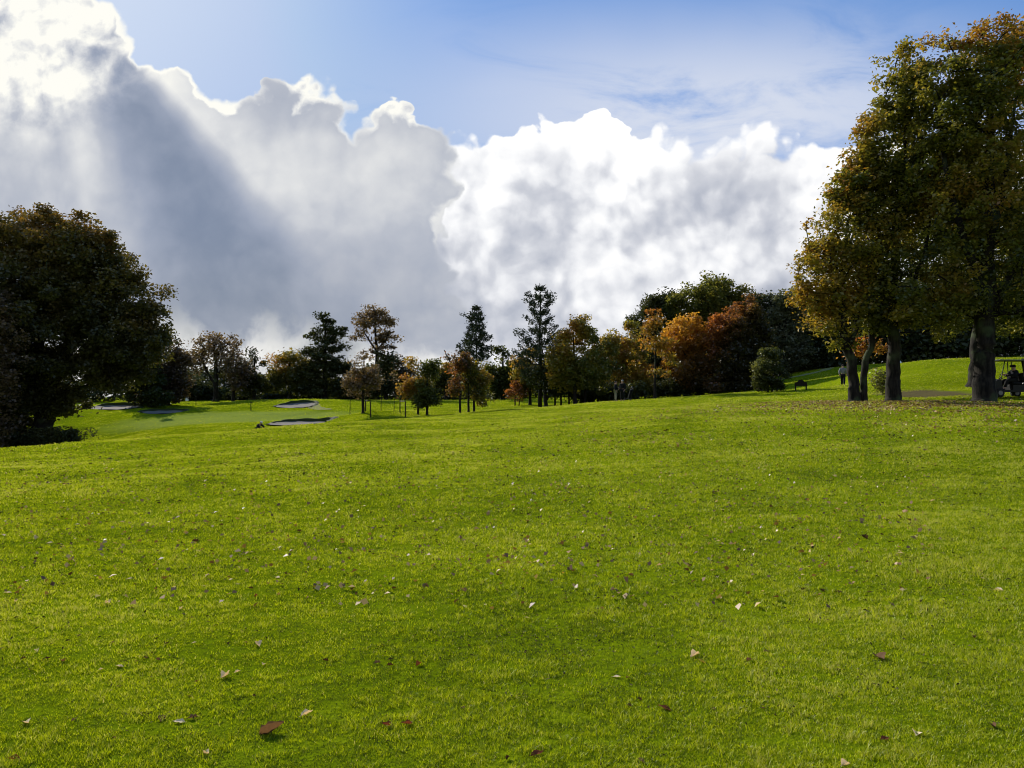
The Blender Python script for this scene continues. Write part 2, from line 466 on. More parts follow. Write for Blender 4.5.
def ground(x, y, fine=True):
    x = np.asarray(x, float); y = np.asarray(y, float)
    shp = np.broadcast(x, y).shape
    x = np.broadcast_to(x, shp).ravel(); y = np.broadcast_to(y, shp).ravel()
    xc = np.clip(x, -110, 105) / SC; yc = np.clip(y, -35, 155) / SC
    z = np.empty(len(x))
    for i in range(0, len(x), 20000):
        a = xc[i:i + 20000]; c = yc[i:i + 20000]
        d2 = (a[:, None] - _P[None, :, 0]) ** 2 + (c[:, None] - _P[None, :, 1]) ** 2
        z[i:i + 20000] = _k(d2) @ _W[:_n] + _W[_n] + _W[_n + 1] * a + _W[_n + 2] * c
    if fine:
        r = np.hypot(x, y)
        z += (fbm(x / 3.1, y / 3.1, 3, 4) - 0.5) * 0.18 * np.clip(r / 9, 0.25, 1) + (fbm(x / .75, y / .6, 3, 9) - 0.5) * 0.045 + (fbm(x / 2.6, y / 1.1, 3, 14) - 0.5) * 0.10 * np.clip(r / 8, 0.2, 1)
        for b in BK:
            e = bunk_e(b, x, y)
            # raised far rim
            m = np.exp(-((x - b[0]) / (b[2] * 1.0)) ** 2) * np.exp(-((y - (b[1] + b[3] * 1.08)) / (b[3] * 0.62)) ** 2)
            cen = b[6]
            z = z + m * np.clip(cen - z, -0.2, 1.2) * 0.95
            w = sst((e - 0.97) / 0.07)
            f = floor_z(b, x, y)
            z = np.where(e < 1.06, (f - 0.14) * (1 - w) + z * w, z)
    return z.reshape(shp)
def gz(x, y): return float(ground(np.array([x]), np.array([y]))[0])
def foot(px, Y):
    """ground point at a picture column and a depth"""
    p = at(px, 400, Y)
    return Vector((p.x, Y, gz(p.x, Y)))

# ------------------------------------------------------------------ materials
def mat(name):
    m = bpy.data.materials.new(name); m.use_nodes = True
    t = NT(m.node_tree); t.n.clear(); return m, t
def finish(t, sh):
    o = t.new('ShaderNodeOutputMaterial'); t.put(o.inputs[0], sh)
def plain(name, c, rough=0.6, metal=0.0, noise=0.12, scale=9.0, spec=0.15):
    m, t = mat(name)
    p = t.new('ShaderNodeBsdfPrincipled')
    tc_ = t.new('ShaderNodeTexCoord')
    n = t.noise(tc_.outputs['Object'], scale, 3)
    cc = t.mix(n, tuple(x * (1 - noise * 2) for x in c), tuple(min(1, x * (1 + noise * 2)) for x in c))
    t.put(p.inputs['Base Color'], cc)
    p.inputs['Roughness'].default_value = rough; p.inputs['Metallic'].default_value = metal
    p.inputs['Specular IOR Level'].default_value = spec
    finish(t, p.outputs[0]); return m

def leaf_mat(name, cols, trans=0.35, gloss=0.04):
    """cols: ramp along the leaf's own tone attribute"""
    m, t = mat(name)
    a = t.new('ShaderNodeAttribute', attribute_name='tone')
    r = t.new('ShaderNodeValToRGB'); t.put(r.inputs[0], a.outputs['Fac'])
    k = len(cols)
    r.color_ramp.elements[0].color = (*cols[0], 1); r.color_ramp.elements[1].color = (*cols[-1], 1)
    for i in range(1, k - 1):
        e = r.color_ramp.elements.new(i / (k - 1)); e.color = (*cols[i], 1)
    d = t.new('ShaderNodeBsdfDiffuse'); t.put(d.inputs[0], r.outputs[0])
    tr = t.new('ShaderNodeBsdfTranslucent'); t.put(tr.inputs[0], t.mix(1.0, r.outputs[0], (1.15, 1.1, 0.6), blend='MULTIPLY'))
    mx = t.new('ShaderNodeMixShader'); mx.inputs[0].default_value = trans
    t.put(mx.inputs[1], d.outputs[0]); t.put(mx.inputs[2], tr.outputs[0])
    g = t.new('ShaderNodeBsdfGlossy'); g.inputs['Roughness'].default_value = 0.45; g.inputs[0].default_value = (.8, .8, .8, 1)
    m2 = t.new('ShaderNodeMixShader'); m2.inputs[0].default_value = gloss
    t.put(m2.inputs[1], mx.outputs[0]); t.put(m2.inputs[2], g.outputs[0])
    finish(t, m2.outputs[0]); return m

def bark_mat(name, c1, c2, sc=3.0):
    m, t = mat(name)
    tc_ = t.new('ShaderNodeTexCoord')
    q = t.vm('MULTIPLY', tc_.outputs['Object'], (1, 1, 0.22))
    n = t.noise(q, sc * 3, 5, 0.65)
    n2 = t.noise(tc_.outputs['Object'], 1.1, 3)
    cc = t.mix(t.ss(n, 0.35, 0.65), c1, c2)
    cc = t.mix(t.ss(n2, 0.5, 0.66, 0, 0.55), cc, (0.06, 0.085, 0.035))
    p = t.new('ShaderNodeBsdfPrincipled'); t.put(p.inputs['Base Color'], cc)
    p.inputs['Roughness'].default_value = 0.9; p.inputs['Specular IOR Level'].default_value = 0.15
    b = t.new('ShaderNodeBump'); b.inputs['Strength'].default_value = 0.8; b.inputs['Distance'].default_value = 0.04
    t.put(b.inputs['Height'], n); t.put(p.inputs['Normal'], b.outputs[0])
    finish(t, p.outputs[0]); return m
# ------------------------------------------------------------------ ground sheet
def graded(lo_out, lo, hi, hi_out, step, grow=1.25):
    a = list(np.arange(lo, hi + step / 2, step))
    s = step; v_ = lo; L = []
    while v_ > lo_out: s *= grow; v_ -= s; L.append(v_)
    s = step; v_ = a[-1]; H = []
    while v_ < hi_out: s *= grow; v_ += s; H.append(v_)
    return np.array(L[::-1] + a + H)
gx = graded(-2500, -52, 46, 2500, 0.4)
gx = np.unique(np.round(np.concatenate([gx[(gx < -6) | (gx > 6)], np.arange(-6, 6.01, 0.12)]), 3))
gy = graded(-600, 1.5, 58, 58.1, 0.4)[:-1]
gy = np.concatenate([gy[gy < 58], np.arange(58, 92, 0.3), graded(91, 92, 115, 4500, 0.6)[1:]])
gy = np.unique(np.round(np.concatenate([gy[gy > 11], np.arange(1.5, 11.01, 0.12), gy[gy < 1.5]]), 3))
XX, YY = np.meshgrid(gx, gy)
ZZ = ground(XX, YY)
nx, ny = len(gx), len(gy)
idx = np.arange(nx * ny).reshape(ny, nx)
Q = np.stack([idx[:-1, :-1], idx[:-1, 1:], idx[1:, 1:], idx[1:, :-1]], -1).reshape(-1, 4)

def ground(x, y, fine=True):
    """height of the built ground sheet"""
    x = np.asarray(x, float); y = np.asarray(y, float)
    x, y = np.broadcast_arrays(x, y)
    i = np.clip(np.searchsorted(gx, x) - 1, 0, nx - 2); j = np.clip(np.searchsorted(gy, y) - 1, 0, ny - 2)
    a = (x - gx[i]) / (gx[i + 1] - gx[i]); b = (y - gy[j]) / (gy[j + 1] - gy[j])
    return (ZZ[j, i] * (1 - a) + ZZ[j, i + 1] * a) * (1 - b) + (ZZ[j + 1, i] * (1 - a) + ZZ[j + 1, i + 1] * a) * b

gm, t = mat('turf')
geo = t.new('ShaderNodeNewGeometry'); Pg = geo.outputs['Position']
n1 = t.noise(Pg, 0.11, 4, 0.55); n2 = t.noise(Pg, 1.1, 5, 0.6); n3 = t.noise(Pg, 11.0, 6, 0.75)
t.dims = '3D'
stretch = t.vm('MULTIPLY', Pg, (0.35, 1.0, 1.0))
n4 = t.noise(stretch, 0.5, 5, 0.62)
g1 = t.mix(t.ss(n1, 0.35, 0.65), GR_A, GR_B)
g1 = t.mix(t.ss(n4, 0.40, 0.70, 0, 0.6), g1, GR_C)
g1 = t.mix(t.ss(n2, 0.50, 0.75, 0, 0.45), g1, GR_D)
g1 = t.mix(t.ss(n3, 0.50, 0.68, 0, 0.85), g1, GR_E)
# the paler, bluer green of the closely mown putting surface
xyz = t.new('ShaderNodeSeparateXYZ'); t.put(xyz.inputs[0], Pg)
def spot(cx, cy, rx, ry, lo=1.15, hi=0.8):
    q = t.vm('MULTIPLY', t.vm('SUBTRACT', t.vm('ADD', Pg, t.vm('SCALE', t.vm('SUBTRACT', t.noise(Pg, 0.35, 3, color=True), (.5, .5, .5)), sc=0.35 * min(rx, ry) * 2)), (cx, cy, 0)), (1 / rx, 1 / ry, 0))
    return t.ss(t.vm('LENGTH', q), lo, hi)
pc = at(235, 416, 73)
g1 = t.mix(t.mul(spot(pc.x, pc.y, 13, 6.5, 1.2, 0.6), 0.6), g1, (0.235, 0.28, 0.06))
# thin worn grass and bare soil towards the tree on the right, leaf stained turf under the trees
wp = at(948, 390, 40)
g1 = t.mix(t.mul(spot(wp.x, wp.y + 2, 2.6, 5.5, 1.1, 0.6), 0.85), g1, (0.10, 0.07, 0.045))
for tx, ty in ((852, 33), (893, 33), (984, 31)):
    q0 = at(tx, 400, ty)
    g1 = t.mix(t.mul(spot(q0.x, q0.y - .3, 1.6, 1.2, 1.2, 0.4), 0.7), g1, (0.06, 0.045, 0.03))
pb = t.new('ShaderNodeBsdfDiffuse'); t.put(pb.inputs[0], g1)
bm_ = t.new('ShaderNodeBump'); bm_.inputs['Strength'].default_value = 0.9; bm_.inputs['Distance'].default_value = 0.06
hh = t.add(t.mul(t.noise(Pg, 14.0, 5, 0.75), 0.8), t.mul(n2, 0.8))
t.put(bm_.inputs['Height'], hh); t.put(pb.inputs['Normal'], bm_.outputs[0])
finish(t, pb.outputs[0])
gob = mesh_np('ground', np.c_[XX.ravel(), YY.ravel(), ZZ.ravel()], [Q], gm, smooth=True)
tag(gob, 'wide undulating golf course turf rising to the right', kind='structure')

# ------------------------------------------------------------------ grass blades on the near and middle ground
def grass_points(N, dmin, dmax, power, half=0.80):
    uu = rng.random(N)
    # density per area ~ d^-power ; area element ~ d
    e = 2 - power
    d = (dmin ** e + uu * (dmax ** e - dmin ** e)) ** (1 / e) if abs(e) > 1e-3 else dmin * (dmax / dmin) ** uu
    x = (rng.random(N) * 2 - 1) * half * (d + 1.2)
    return x, d
NB = N_BLADES
x, y = grass_points(NB, 2.0, 108.0, 2.0)
cl = 0.35 * fbm(x / .16, y / .16, 2, 21) + 0.35 * vnoise(x / .045, y / .045, 5) + 0.30 * fbm(x / .8, y / .6, 2, 55)
big = fbm(x / 1.9, y / 2.6, 3, 33)
div = fbm(x / .30, y / .16, 3, 77)
keep = rng.random(NB) < np.clip((cl - 0.10) * 5.0, 0.45, 1) * np.clip((0.70 - div) * 9, 0.30, 1)
keep &= ~((x > 14) & (y > 30.0) & (np.hypot(x - wp.x, y - wp.y - 2) < 3))
for b in BK: keep &= bunk_e(b, x, y) > 1.16
keep &= (np.hypot((x - pc.x) / 13.5, (y - pc.y) / 6.8) > 1) | (rng.random(NB) < .25)
x, y, cl, big = x[keep], y[keep], cl[keep], big[keep]
n = len(x)
zg = ground(x, y)
k = np.maximum(y / 4.0, 0.6)
w = 0.0036 * k ** 0.72 * (0.7 + 0.6 * rng.random(n))
h = 0.0185 * k ** 0.44 * (0.4 + 0.8 * rng.random(n)) * (0.25 + 2.6 * cl ** 2) * (0.9 + 0.2 * big)
ang = rng.random(n) * 2 * np.pi
fx, fy = np.cos(ang), np.sin(ang)
lean = rng.random(n) * 1.5 + 0.15
la = rng.random(n) * 2 * np.pi
lx, ly = np.cos(la) * lean * h, np.sin(la) * lean * h
B0 = np.c_[x - fx * w / 2, y - fy * w / 2, zg - 0.004]
B1 = np.c_[x + fx * w / 2, y + fy * w / 2, zg - 0.004]
M0 = np.c_[x - fx * w * .42 + lx * .38, y - fy * w * .42 + ly * .38, zg + h * .62]
M1 = np.c_[x + fx * w * .42 + lx * .38, y + fy * w * .42 + ly * .38, zg + h * .62]
T_ = np.c_[x + lx, y + ly, zg + h]
GV = np.stack([B0, B1, M1, M0, T_], 1).reshape(-1, 3)
bi = np.arange(n) * 5
tone = np.clip(0.56 + (cl - .5) * 1.25 + (big - .5) * 0.85 + rng.normal(0, 0.22, n), 0, 1)
dead = rng.random(n) < 0.012
tone = np.where(dead, 1.0, tone * 0.9)
tone5 = np.repeat(tone, 5)
gmat = leaf_mat('grass_blade', GRASS_COLS, trans=0.5, gloss=0.02)
gr = mesh_np('grass', GV, [np.stack([bi, bi + 1, bi + 2, bi + 3], 1), np.stack([bi + 3, bi + 2, bi + 4], 1)], gmat, attrs={'tone': tone5})
tag(gr, 'short sunlit green grass covering the fairway', 'grass', kind='stuff')

# ------------------------------------------------------------------ sand bunkers
sm, t = mat('bunker_sand')
geo = t.new('ShaderNodeNewGeometry')
nn = t.noise(geo.outputs['Position'], 2.2, 5, 0.6)
p = t.new('ShaderNodeBsdfPrincipled'); t.put(p.inputs['Base Color'], t.mix(nn, (0.12, 0.105, 0.082), (0.19, 0.168, 0.13)))
p.inputs['Roughness'].default_value = 0.95; p.inputs['Specular IOR Level'].default_value = 0.1
finish(t, p.outputs[0])
lipm = plain('shaded_turf_lip', (0.035, 0.045, 0.012), 0.9, noise=.2, scale=4, spec=.1)  # near-black: the shade on the lip face is put into its colour
bl = ['long grey sand bunker left of the others, under the big beech', 'narrow sand bunker just right of the leftmost one', 'rounded grey sand bunker on the far slope below the path', 'long thin sand bunker beside the bending golfer']
for b, lb in zip(BK, bl):
    vs = [(0, 0, floor_z(b, b[0], b[1]) + 0.05)]; ring = 48; fs = []
    base = Vector((b[0], b[1], float(floor_z(b, b[0], b[1]))))
    vs = [(0, 0, 0.03)]
    for j in range(1, 7):
        for i in range(ring):
            a = 2 * math.pi * i / ring
            rr = 0.955 * j / 6 * (1 + 0.10 * math.sin(2 * a + b[0]) + 0.08 * math.sin(3 * a + b[1]))
            X, Y = b[0] + math.cos(a) * b[2] * rr, b[1] + math.sin(a) * b[3] * rr
            lift = 0.035 + (0.10 if j == 6 else 0.04 if j == 5 else 0) + 0.02 * math.sin(X * 3 + Y * 5)
            vs.append((X - base.x, Y - base.y, float(floor_z(b, X, Y)) - base.z + lift))
    for i in range(ring):
        fs.append((0, 1 + i, 1 + (i + 1) % ring))
        for j in range(5):
            a, c_ = 1 + j * ring + i, 1 + j * ring + (i + 1) % ring
            fs.append((a, a + ring, c_ + ring, c_))
    o = MB().poly(vs, fs).build('sand_bunker', sm, smooth=True, loc=base)
    tag(o, lb, 'bunker', 'sand bunkers round the green')
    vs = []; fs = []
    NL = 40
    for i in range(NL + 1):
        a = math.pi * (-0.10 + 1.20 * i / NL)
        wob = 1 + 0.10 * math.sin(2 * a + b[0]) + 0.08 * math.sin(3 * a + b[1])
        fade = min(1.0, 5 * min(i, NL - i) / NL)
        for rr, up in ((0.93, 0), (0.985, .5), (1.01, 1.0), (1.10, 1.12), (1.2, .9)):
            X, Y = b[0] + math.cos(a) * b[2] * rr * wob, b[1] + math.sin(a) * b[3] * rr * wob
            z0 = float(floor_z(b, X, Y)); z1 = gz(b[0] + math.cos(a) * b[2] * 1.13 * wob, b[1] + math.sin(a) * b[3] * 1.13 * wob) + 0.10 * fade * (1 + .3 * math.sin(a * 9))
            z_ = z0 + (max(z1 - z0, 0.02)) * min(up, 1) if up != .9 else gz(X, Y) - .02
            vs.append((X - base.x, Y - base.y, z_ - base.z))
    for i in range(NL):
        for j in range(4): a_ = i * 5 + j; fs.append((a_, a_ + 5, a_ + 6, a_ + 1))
    MB().poly(vs, fs).build('shaded_turf_lip', lipm, o, smooth=True)
# ------------------------------------------------------------------ trees
BARK = bark_mat('bark_dark', (0.007, 0.006, 0.005), (0.022, 0.018, 0.014))
BARK_G = bark_mat('bark_grey', (0.006, 0.005, 0.004), (0.026, 0.022, 0.016), 2.6)
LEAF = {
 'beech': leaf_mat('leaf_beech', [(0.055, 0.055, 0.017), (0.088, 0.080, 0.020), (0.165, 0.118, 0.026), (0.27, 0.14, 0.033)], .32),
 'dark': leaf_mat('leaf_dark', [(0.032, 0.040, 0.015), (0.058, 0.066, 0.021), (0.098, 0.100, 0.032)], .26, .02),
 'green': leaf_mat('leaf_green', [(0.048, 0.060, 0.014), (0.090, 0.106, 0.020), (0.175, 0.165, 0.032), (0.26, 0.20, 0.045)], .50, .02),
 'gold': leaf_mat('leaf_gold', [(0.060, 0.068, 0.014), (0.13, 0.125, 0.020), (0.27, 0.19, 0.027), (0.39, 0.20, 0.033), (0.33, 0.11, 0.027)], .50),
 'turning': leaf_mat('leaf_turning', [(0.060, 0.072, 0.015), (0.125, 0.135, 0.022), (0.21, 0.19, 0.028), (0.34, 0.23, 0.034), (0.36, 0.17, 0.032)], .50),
 'orange': leaf_mat('leaf_orange', [(0.075, 0.055, 0.016), (0.24, 0.115, 0.020), (0.50, 0.22, 0.028), (0.60, 0.32, 0.04)], .50),
 'russet': leaf_mat('leaf_russet', [(0.055, 0.048, 0.017), (0.13, 0.075, 0.025), (0.29, 0.105, 0.030), (0.48, 0.17, 0.04)], .50),
 'brown': leaf_mat('leaf_brown', [(0.080, 0.055, 0.033), (0.17, 0.115, 0.057), (0.30, 0.19, 0.09)], .34),
 'grey': leaf_mat('leaf_grey', [(0.055, 0.062, 0.036), (0.10, 0.11, 0.062), (0.18, 0.185, 0.105)], .34, .02),
 'needle': leaf_mat('needle', [(0.018, 0.026, 0.013), (0.038, 0.050, 0.025), (0.065, 0.078, 0.042)], .12, .02),
 'shrub': leaf_mat('leaf_shrub', [(0.035, 0.044, 0.012), (0.085, 0.095, 0.024), (0.22, 0.22, 0.07)], .30, .03),
}

def leaf_quads(C, size, rg, updir=0.45, asp=0.62):
    """C (n,3) centres -> (4n,3) vertices of little pointed leaves"""
    n = len(C)
    nrm = rg.normal(size=(n, 3)); nrm[:, 2] = np.abs(nrm[:, 2]) + updir
    nrm /= np.linalg.norm(nrm, axis=1)[:, None]
    a = rg.normal(size=(n, 3)); a -= (a * nrm).sum(1)[:, None] * nrm
    a /= np.linalg.norm(a, axis=1)[:, None]
    b = np.cross(nrm, a)
    s = (size * (0.65 + 0.7 * rg.random(n)))[:, None]
    fold = nrm * s * 0.16
    return np.stack([C - a * s * .5, C - b * s * asp * .5 + fold, C + a * s * .5, C + b * s * asp * .5 + fold], 1).reshape(-1, 3)

def grow(stems, targets, rg, base_r, tip_r, bow=0.18):
    """stems: list of (points, radii). targets: cluster centres. Returns tube mesh builder."""
    nodes = []; par = []; isstem = []
    stem_ids = []
    for pts, rad, *_ in stems:
        ids = []
        for i, p in enumerate(pts):
            nodes.append(np.array(p, float)); par.append(ids[-1] if ids else -1); isstem.append(True); ids.append(len(nodes) - 1)
        stem_ids.append(ids)
    zmin = min(p[2] for p in targets) if len(targets) else 0
    cx = np.mean([n_[:2] for n_ in nodes], 0)
    order = np.argsort([np.hypot(*(t_[:2] - cx)) + 0.35 * max(0, t_[2] - zmin) for t_ in targets])
    N = np.array(nodes)
    low = stems[0][2] if len(stems[0]) > 2 else 0.0
    for oi in order:
        T = np.array(targets[oi])
        d = T[None] - N
        dist = np.linalg.norm(d, axis=1)
        hz = np.hypot(d[:, 0], d[:, 1])
        pen = np.maximum(0, -(d[:, 2] - 0.30 * hz)) * 1.3
        pen = pen + np.where(N[:, 2] < low, 50, 0)
        j = int(np.argmin(dist + pen))
        L = dist[j]
        if L < 0.05: continue
        k = 2 if L < 2.0 else 4
        last = j
        side = rg.normal(size=3) * L * 0.07
        for q in range(1, k + 1):
            f = q / k
            P_ = N[j] * (1 - f) + T * f + np.array([0, 0, bow * L * math.sin(math.pi * f) * (0.4 + 0.6 * rg.random())]) + side * math.sin(math.pi * f)
            nodes.append(P_); par.append(last); isstem.append(False); last = len(nodes) - 1
        N = np.array(nodes)
    cnt = np.zeros(len(nodes))
    tips = set(range(len(nodes))) - set(par)
    for t_ in tips:
        i = t_
        while i != -1:
            cnt[i] += 1; i = par[i]
    mx = max(cnt.max(), 1)
    mb = MB()
    rr = tip_r + (base_r * 0.40 - tip_r) * (cnt / mx) ** 0.62
    for (pts, rad, *_), ids in zip(stems, stem_ids):
        mb.tube([nodes[i] for i in ids], list(rad), 12)
    for i, p in enumerate(par):
        if p == -1 or isstem[i]: continue
        r0 = rr[i] if isstem[p] else rr[p]
        mb.tube([nodes[p], nodes[i]], [max(r0, rr[i]), rr[i]], 5, cap=False)
    return mb

def flare_stem(pts, rads, root=True):
    """resample a stem with a wobble and a root flare"""
    P_ = [Vector(p) for p in pts]
    out = []; ro = []
    for i in range(len(P_) - 1):
        m_ = 4
        for q in range(m_):
            f = q / m_
            out.append(P_[i].lerp(P_[i + 1], f)); ro.append(rads[i] * (1 - f) + rads[i + 1] * f)
    out.append(P_[-1]); ro.append(rads[-1])
    r0 = rads[0]
    for i, p in enumerate(out):
        if i: p.x += math.sin(i * 1.7 + pts[0][0] * 3) * r0 * 0.10; p.y += math.cos(i * 1.3) * r0 * 0.10
    if not root: return out, ro
    out.insert(0, out[0] + Vector((0, 0, -0.35))); ro.insert(0, r0 * 1.45)
    ro[1] = r0 * 1.22
    out.insert(2, out[1].lerp(out[2], 0.35)); ro.insert(2, r0 * 1.02)
    return out, ro

def tree(name, label, cat, px, Y, lobes, stems, leaf, lai=4.0, leaf_px=2.6, clumps=1.0, group=None, bark=None, tone=0.5, tone_up=0.35, tone_left=0.15, seed=1, gap=0.30, base_z=None, tone_noise=0.9, tip=0.012, min_h=None, ncl=None, flat=0.75):
    """lobes: (px, py, rx, ry[, dy metres]) in picture terms at depth Y; stems: [[(px,py,r_px[,dy])...]]"""
    rg = np.random.default_rng(seed * 101 + 7)
    g = foot(px, Y)
    if base_z is not None: g.z = base_z
    root = empty(name, g)
    tag(root, label, cat, group)
    s = Y / F
    # lobes in local metres
    LB = []
    for l in lobes:
        c = at(l[0], l[1], Y) - g
        dy = l[4] if len(l) > 4 else 0.0
        LB.append((c.x, c.y + dy, c.z, l[2] * s, max(l[2] * s * (l[5] if len(l) > 5 else 0.9), 0.3), l[3] * s))
    LB = np.array(LB)
    area = sum(math.pi * l[2] * l[3] for l in lobes)
    leaf_m = leaf_px * s
    nleaf = int(lai * area / (0.5 * 0.62 * leaf_px ** 2 * 1.0))
    nc = ncl or int(max(24, min(1500, area / 26.0 * clumps)))
    wts = (LB[:, 3] * LB[:, 5]) ** 1.1; wts /= wts.sum()
    C = []
    while len(C) < nc:
        i = rg.choice(len(LB), p=wts)
        v_ = rg.normal(size=3); v_ /= np.linalg.norm(v_)
        r = rg.random() ** (1 / 2.6)
        p = LB[i, :3] + v_ * r * LB[i, 3:6] * (1 + 0.10 * rg.normal() * r)
        q = p / (leaf_m * 9)
        if vnoise(q[0] + q[2] * .3 + seed, q[1] + q[2], seed) < gap and rg.random() < 0.8: continue
        if p[2] < (0.4 if min_h is None else min_h): continue
        C.append(p)
    C = np.array(C)
    # stems
    ST = []
    base_r = 0.2
    for st in stems:
        pts = []; rads = []
        for q in st:
            w_ = at(q[0], q[1], Y) - g
            w_.y += q[3] if len(q) > 3 else 0
            pts.append(w_); rads.append(q[2] * s)
        gr_ = st[0][1] >= stems[0][0][1] - 4
        if gr_: pts[0].z = gz(g.x + pts[0].x, g.y + pts[0].y) - g.z
        p_, r_ = flare_stem(pts, rads, gr_)
        ST.append((p_, r_)); base_r = max(base_r if ST[1:] else 0, rads[0])
    top = max(max(p.z for p in ST[k][0]) for k in range(len(ST)))
    lowz = min(C[:, 2].min(), top * 0.5)
    ST = [(a, b, max(0.9, min(lowz * 0.9, top * 0.45))) for a, b in ST]
    sub = C if len(C) < 260 else C[rg.choice(len(C), 260, replace=False)]
    mb = grow(ST, sub, rg, base_r, tip)
    mb.build('trunk', bark or BARK, root, smooth=True)
    # leaves
    cs = np.array([max(leaf_m * 1.6, math.sqrt(area * s * s / nc) * 0.55)] * 3) * np.array([1, 1, flat])
    per = rg.multinomial(nleaf, rg.dirichlet(np.ones(nc) * 3.0))
    own = np.repeat(np.arange(nc), per)
    L = C[own] + np.clip(rg.normal(size=(len(own), 3)), -1.7, 1.7) * cs * (0.6 + 0.8 * rg.random(nc))[own][:, None]
    lo = np.maximum(L[:, 2], 0.12)
    L[:, 2] = lo
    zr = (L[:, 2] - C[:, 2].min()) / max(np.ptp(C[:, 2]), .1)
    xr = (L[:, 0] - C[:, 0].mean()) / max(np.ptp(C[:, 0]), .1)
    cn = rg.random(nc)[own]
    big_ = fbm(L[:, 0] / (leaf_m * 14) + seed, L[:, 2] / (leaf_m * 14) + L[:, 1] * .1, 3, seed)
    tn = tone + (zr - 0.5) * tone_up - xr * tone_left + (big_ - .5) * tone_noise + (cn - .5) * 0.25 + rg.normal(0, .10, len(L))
    vv = leaf_quads(L, leaf_m * 1.25, rg)
    i4 = np.arange(len(L))[:, None] * 4 + np.arange(4)
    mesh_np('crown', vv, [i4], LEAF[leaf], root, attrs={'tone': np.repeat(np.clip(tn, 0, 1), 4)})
    return root

def conifer(name, label, px, Y, top, foot_py, half, first, kind='pine', seed=1, trunk_px=3.0, n_wh=20, group=None, droop=0.1, up=0.25, prof=None, dens=1.0, leaf='needle', seg_px=3.2, bare=0.25, cat='tree'):
    rg = np.random.default_rng(seed * 77 + 3)
    g = foot(px, Y); s = Y / F
    root = empty(name, g); tag(root, label, cat, group)
    H = at(px, top, Y).z - g.z
    z0 = at(px, first, Y).z - g.z
    tp = [(math.sin(k * 1.1 + seed) * 0.06, math.cos(k * 1.7) * 0.06, H * k / 10) for k in range(11)]
    tp[0] = (0, 0, -0.3)
    mb = MB().tube(tp, [trunk_px * s / 2 * (1 - 0.93 * (k / 10) ** 0.9) + 0.012 for k in range(11)], 9)
    Cn = []; dirs = []
    Rm = half * s
    for w_ in range(n_wh):
        f = (w_ + rg.random() * 0.5) / n_wh
        z = z0 + (H - z0) * f * 0.985
        rr = Rm * (prof(f) if prof else (1 - f) ** 0.8)
        nb = rg.integers(5, 7)
        a0 = rg.random() * 6.28
        for b in range(nb):
            a = a0 + 6.283 * b / nb + rg.normal() * 0.2
            L = rr * (0.62 + 0.5 * rg.random())
            if L < 0.1: L = 0.1
            pts = []
            for q in range(6):
                t_ = q / 5
                zz = z + L * (-droop * t_ * 1.4 + up * t_ * t_ * 1.6) + rg.normal() * 0.02 * L
                pts.append((math.cos(a) * L * t_, math.sin(a) * L * t_, zz))
            mb.tube(pts, [max(0.012, trunk_px * s * 0.13 * (1 - t_ * .8) * (1 - .6 * f)) for t_ in (0, .2, .4, .6, .8, 1)], 4, cap=False)
            nt = max(4, int(dens * 15 * L / max(Rm, .1) + 4))
            for k in range(nt):
                t_ = bare + (1 - bare) * rg.random() ** 0.6
                q = t_ * 5; i = min(int(q), 4); fr = q - i
                p = np.array(pts[i]) * (1 - fr) + np.array(pts[i + 1]) * fr
                off = rg.normal(size=3) * np.array([1, 1, .55]) * (0.045 * Rm + 0.05 * L * t_)
                p = p + off
                for _ in range(5):
                    Cn.append(p + rg.normal(size=3) * s * seg_px * 0.35)
                    dd = np.array([math.cos(a), math.sin(a), 0.55]) * 0.8 + rg.normal(size=3) * 0.65
                    dirs.append(dd)
    mb.build('trunk', BARK, root, smooth=True)
    Cn = np.array(Cn); dirs = np.array(dirs); dirs /= np.linalg.norm(dirs, axis=1)[:, None]
    n = len(Cn)
    sd = np.cross(dirs, rg.normal(size=(n, 3))); sd /= np.linalg.norm(sd, axis=1)[:, None]
    L = (s * seg_px * (0.7 + 0.6 * rg.random(n)))[:, None]; Wd = L * 0.30
    vv = np.stack([Cn - dirs * L * .5, Cn - sd * Wd * .5, Cn + dirs * L * .5, Cn + sd * Wd * .5], 1).reshape(-1, 3)
    i4 = np.arange(n)[:, None] * 4 + np.arange(4)
    tn = 0.45 + rg.normal(0, .2, n) + (fbm(Cn[:, 0], Cn[:, 2], 2, seed) - .5)
    mesh_np('crown', vv, [i4], LEAF[leaf], root, attrs={'tone': np.repeat(np.clip(tn, 0, 1), 4)})
    return root
# ================================================================== the planting, left to right
# --- left foreground
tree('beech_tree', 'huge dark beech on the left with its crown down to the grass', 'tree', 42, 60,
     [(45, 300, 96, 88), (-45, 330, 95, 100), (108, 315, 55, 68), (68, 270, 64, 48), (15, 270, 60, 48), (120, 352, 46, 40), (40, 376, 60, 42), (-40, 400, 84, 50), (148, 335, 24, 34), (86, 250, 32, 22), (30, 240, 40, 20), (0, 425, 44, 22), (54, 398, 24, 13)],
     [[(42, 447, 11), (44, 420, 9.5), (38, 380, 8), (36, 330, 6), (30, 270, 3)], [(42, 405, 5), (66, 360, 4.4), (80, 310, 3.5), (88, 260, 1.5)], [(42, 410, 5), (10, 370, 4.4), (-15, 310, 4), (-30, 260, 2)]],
     'beech', lai=4.6, leaf_px=2.6, tone=0.20, tone_up=0.85, tone_left=0.0, seed=2, gap=0.20, clumps=1.0, min_h=0.6)  # strong tone_up puts the sunlit crown top into the leaf colour
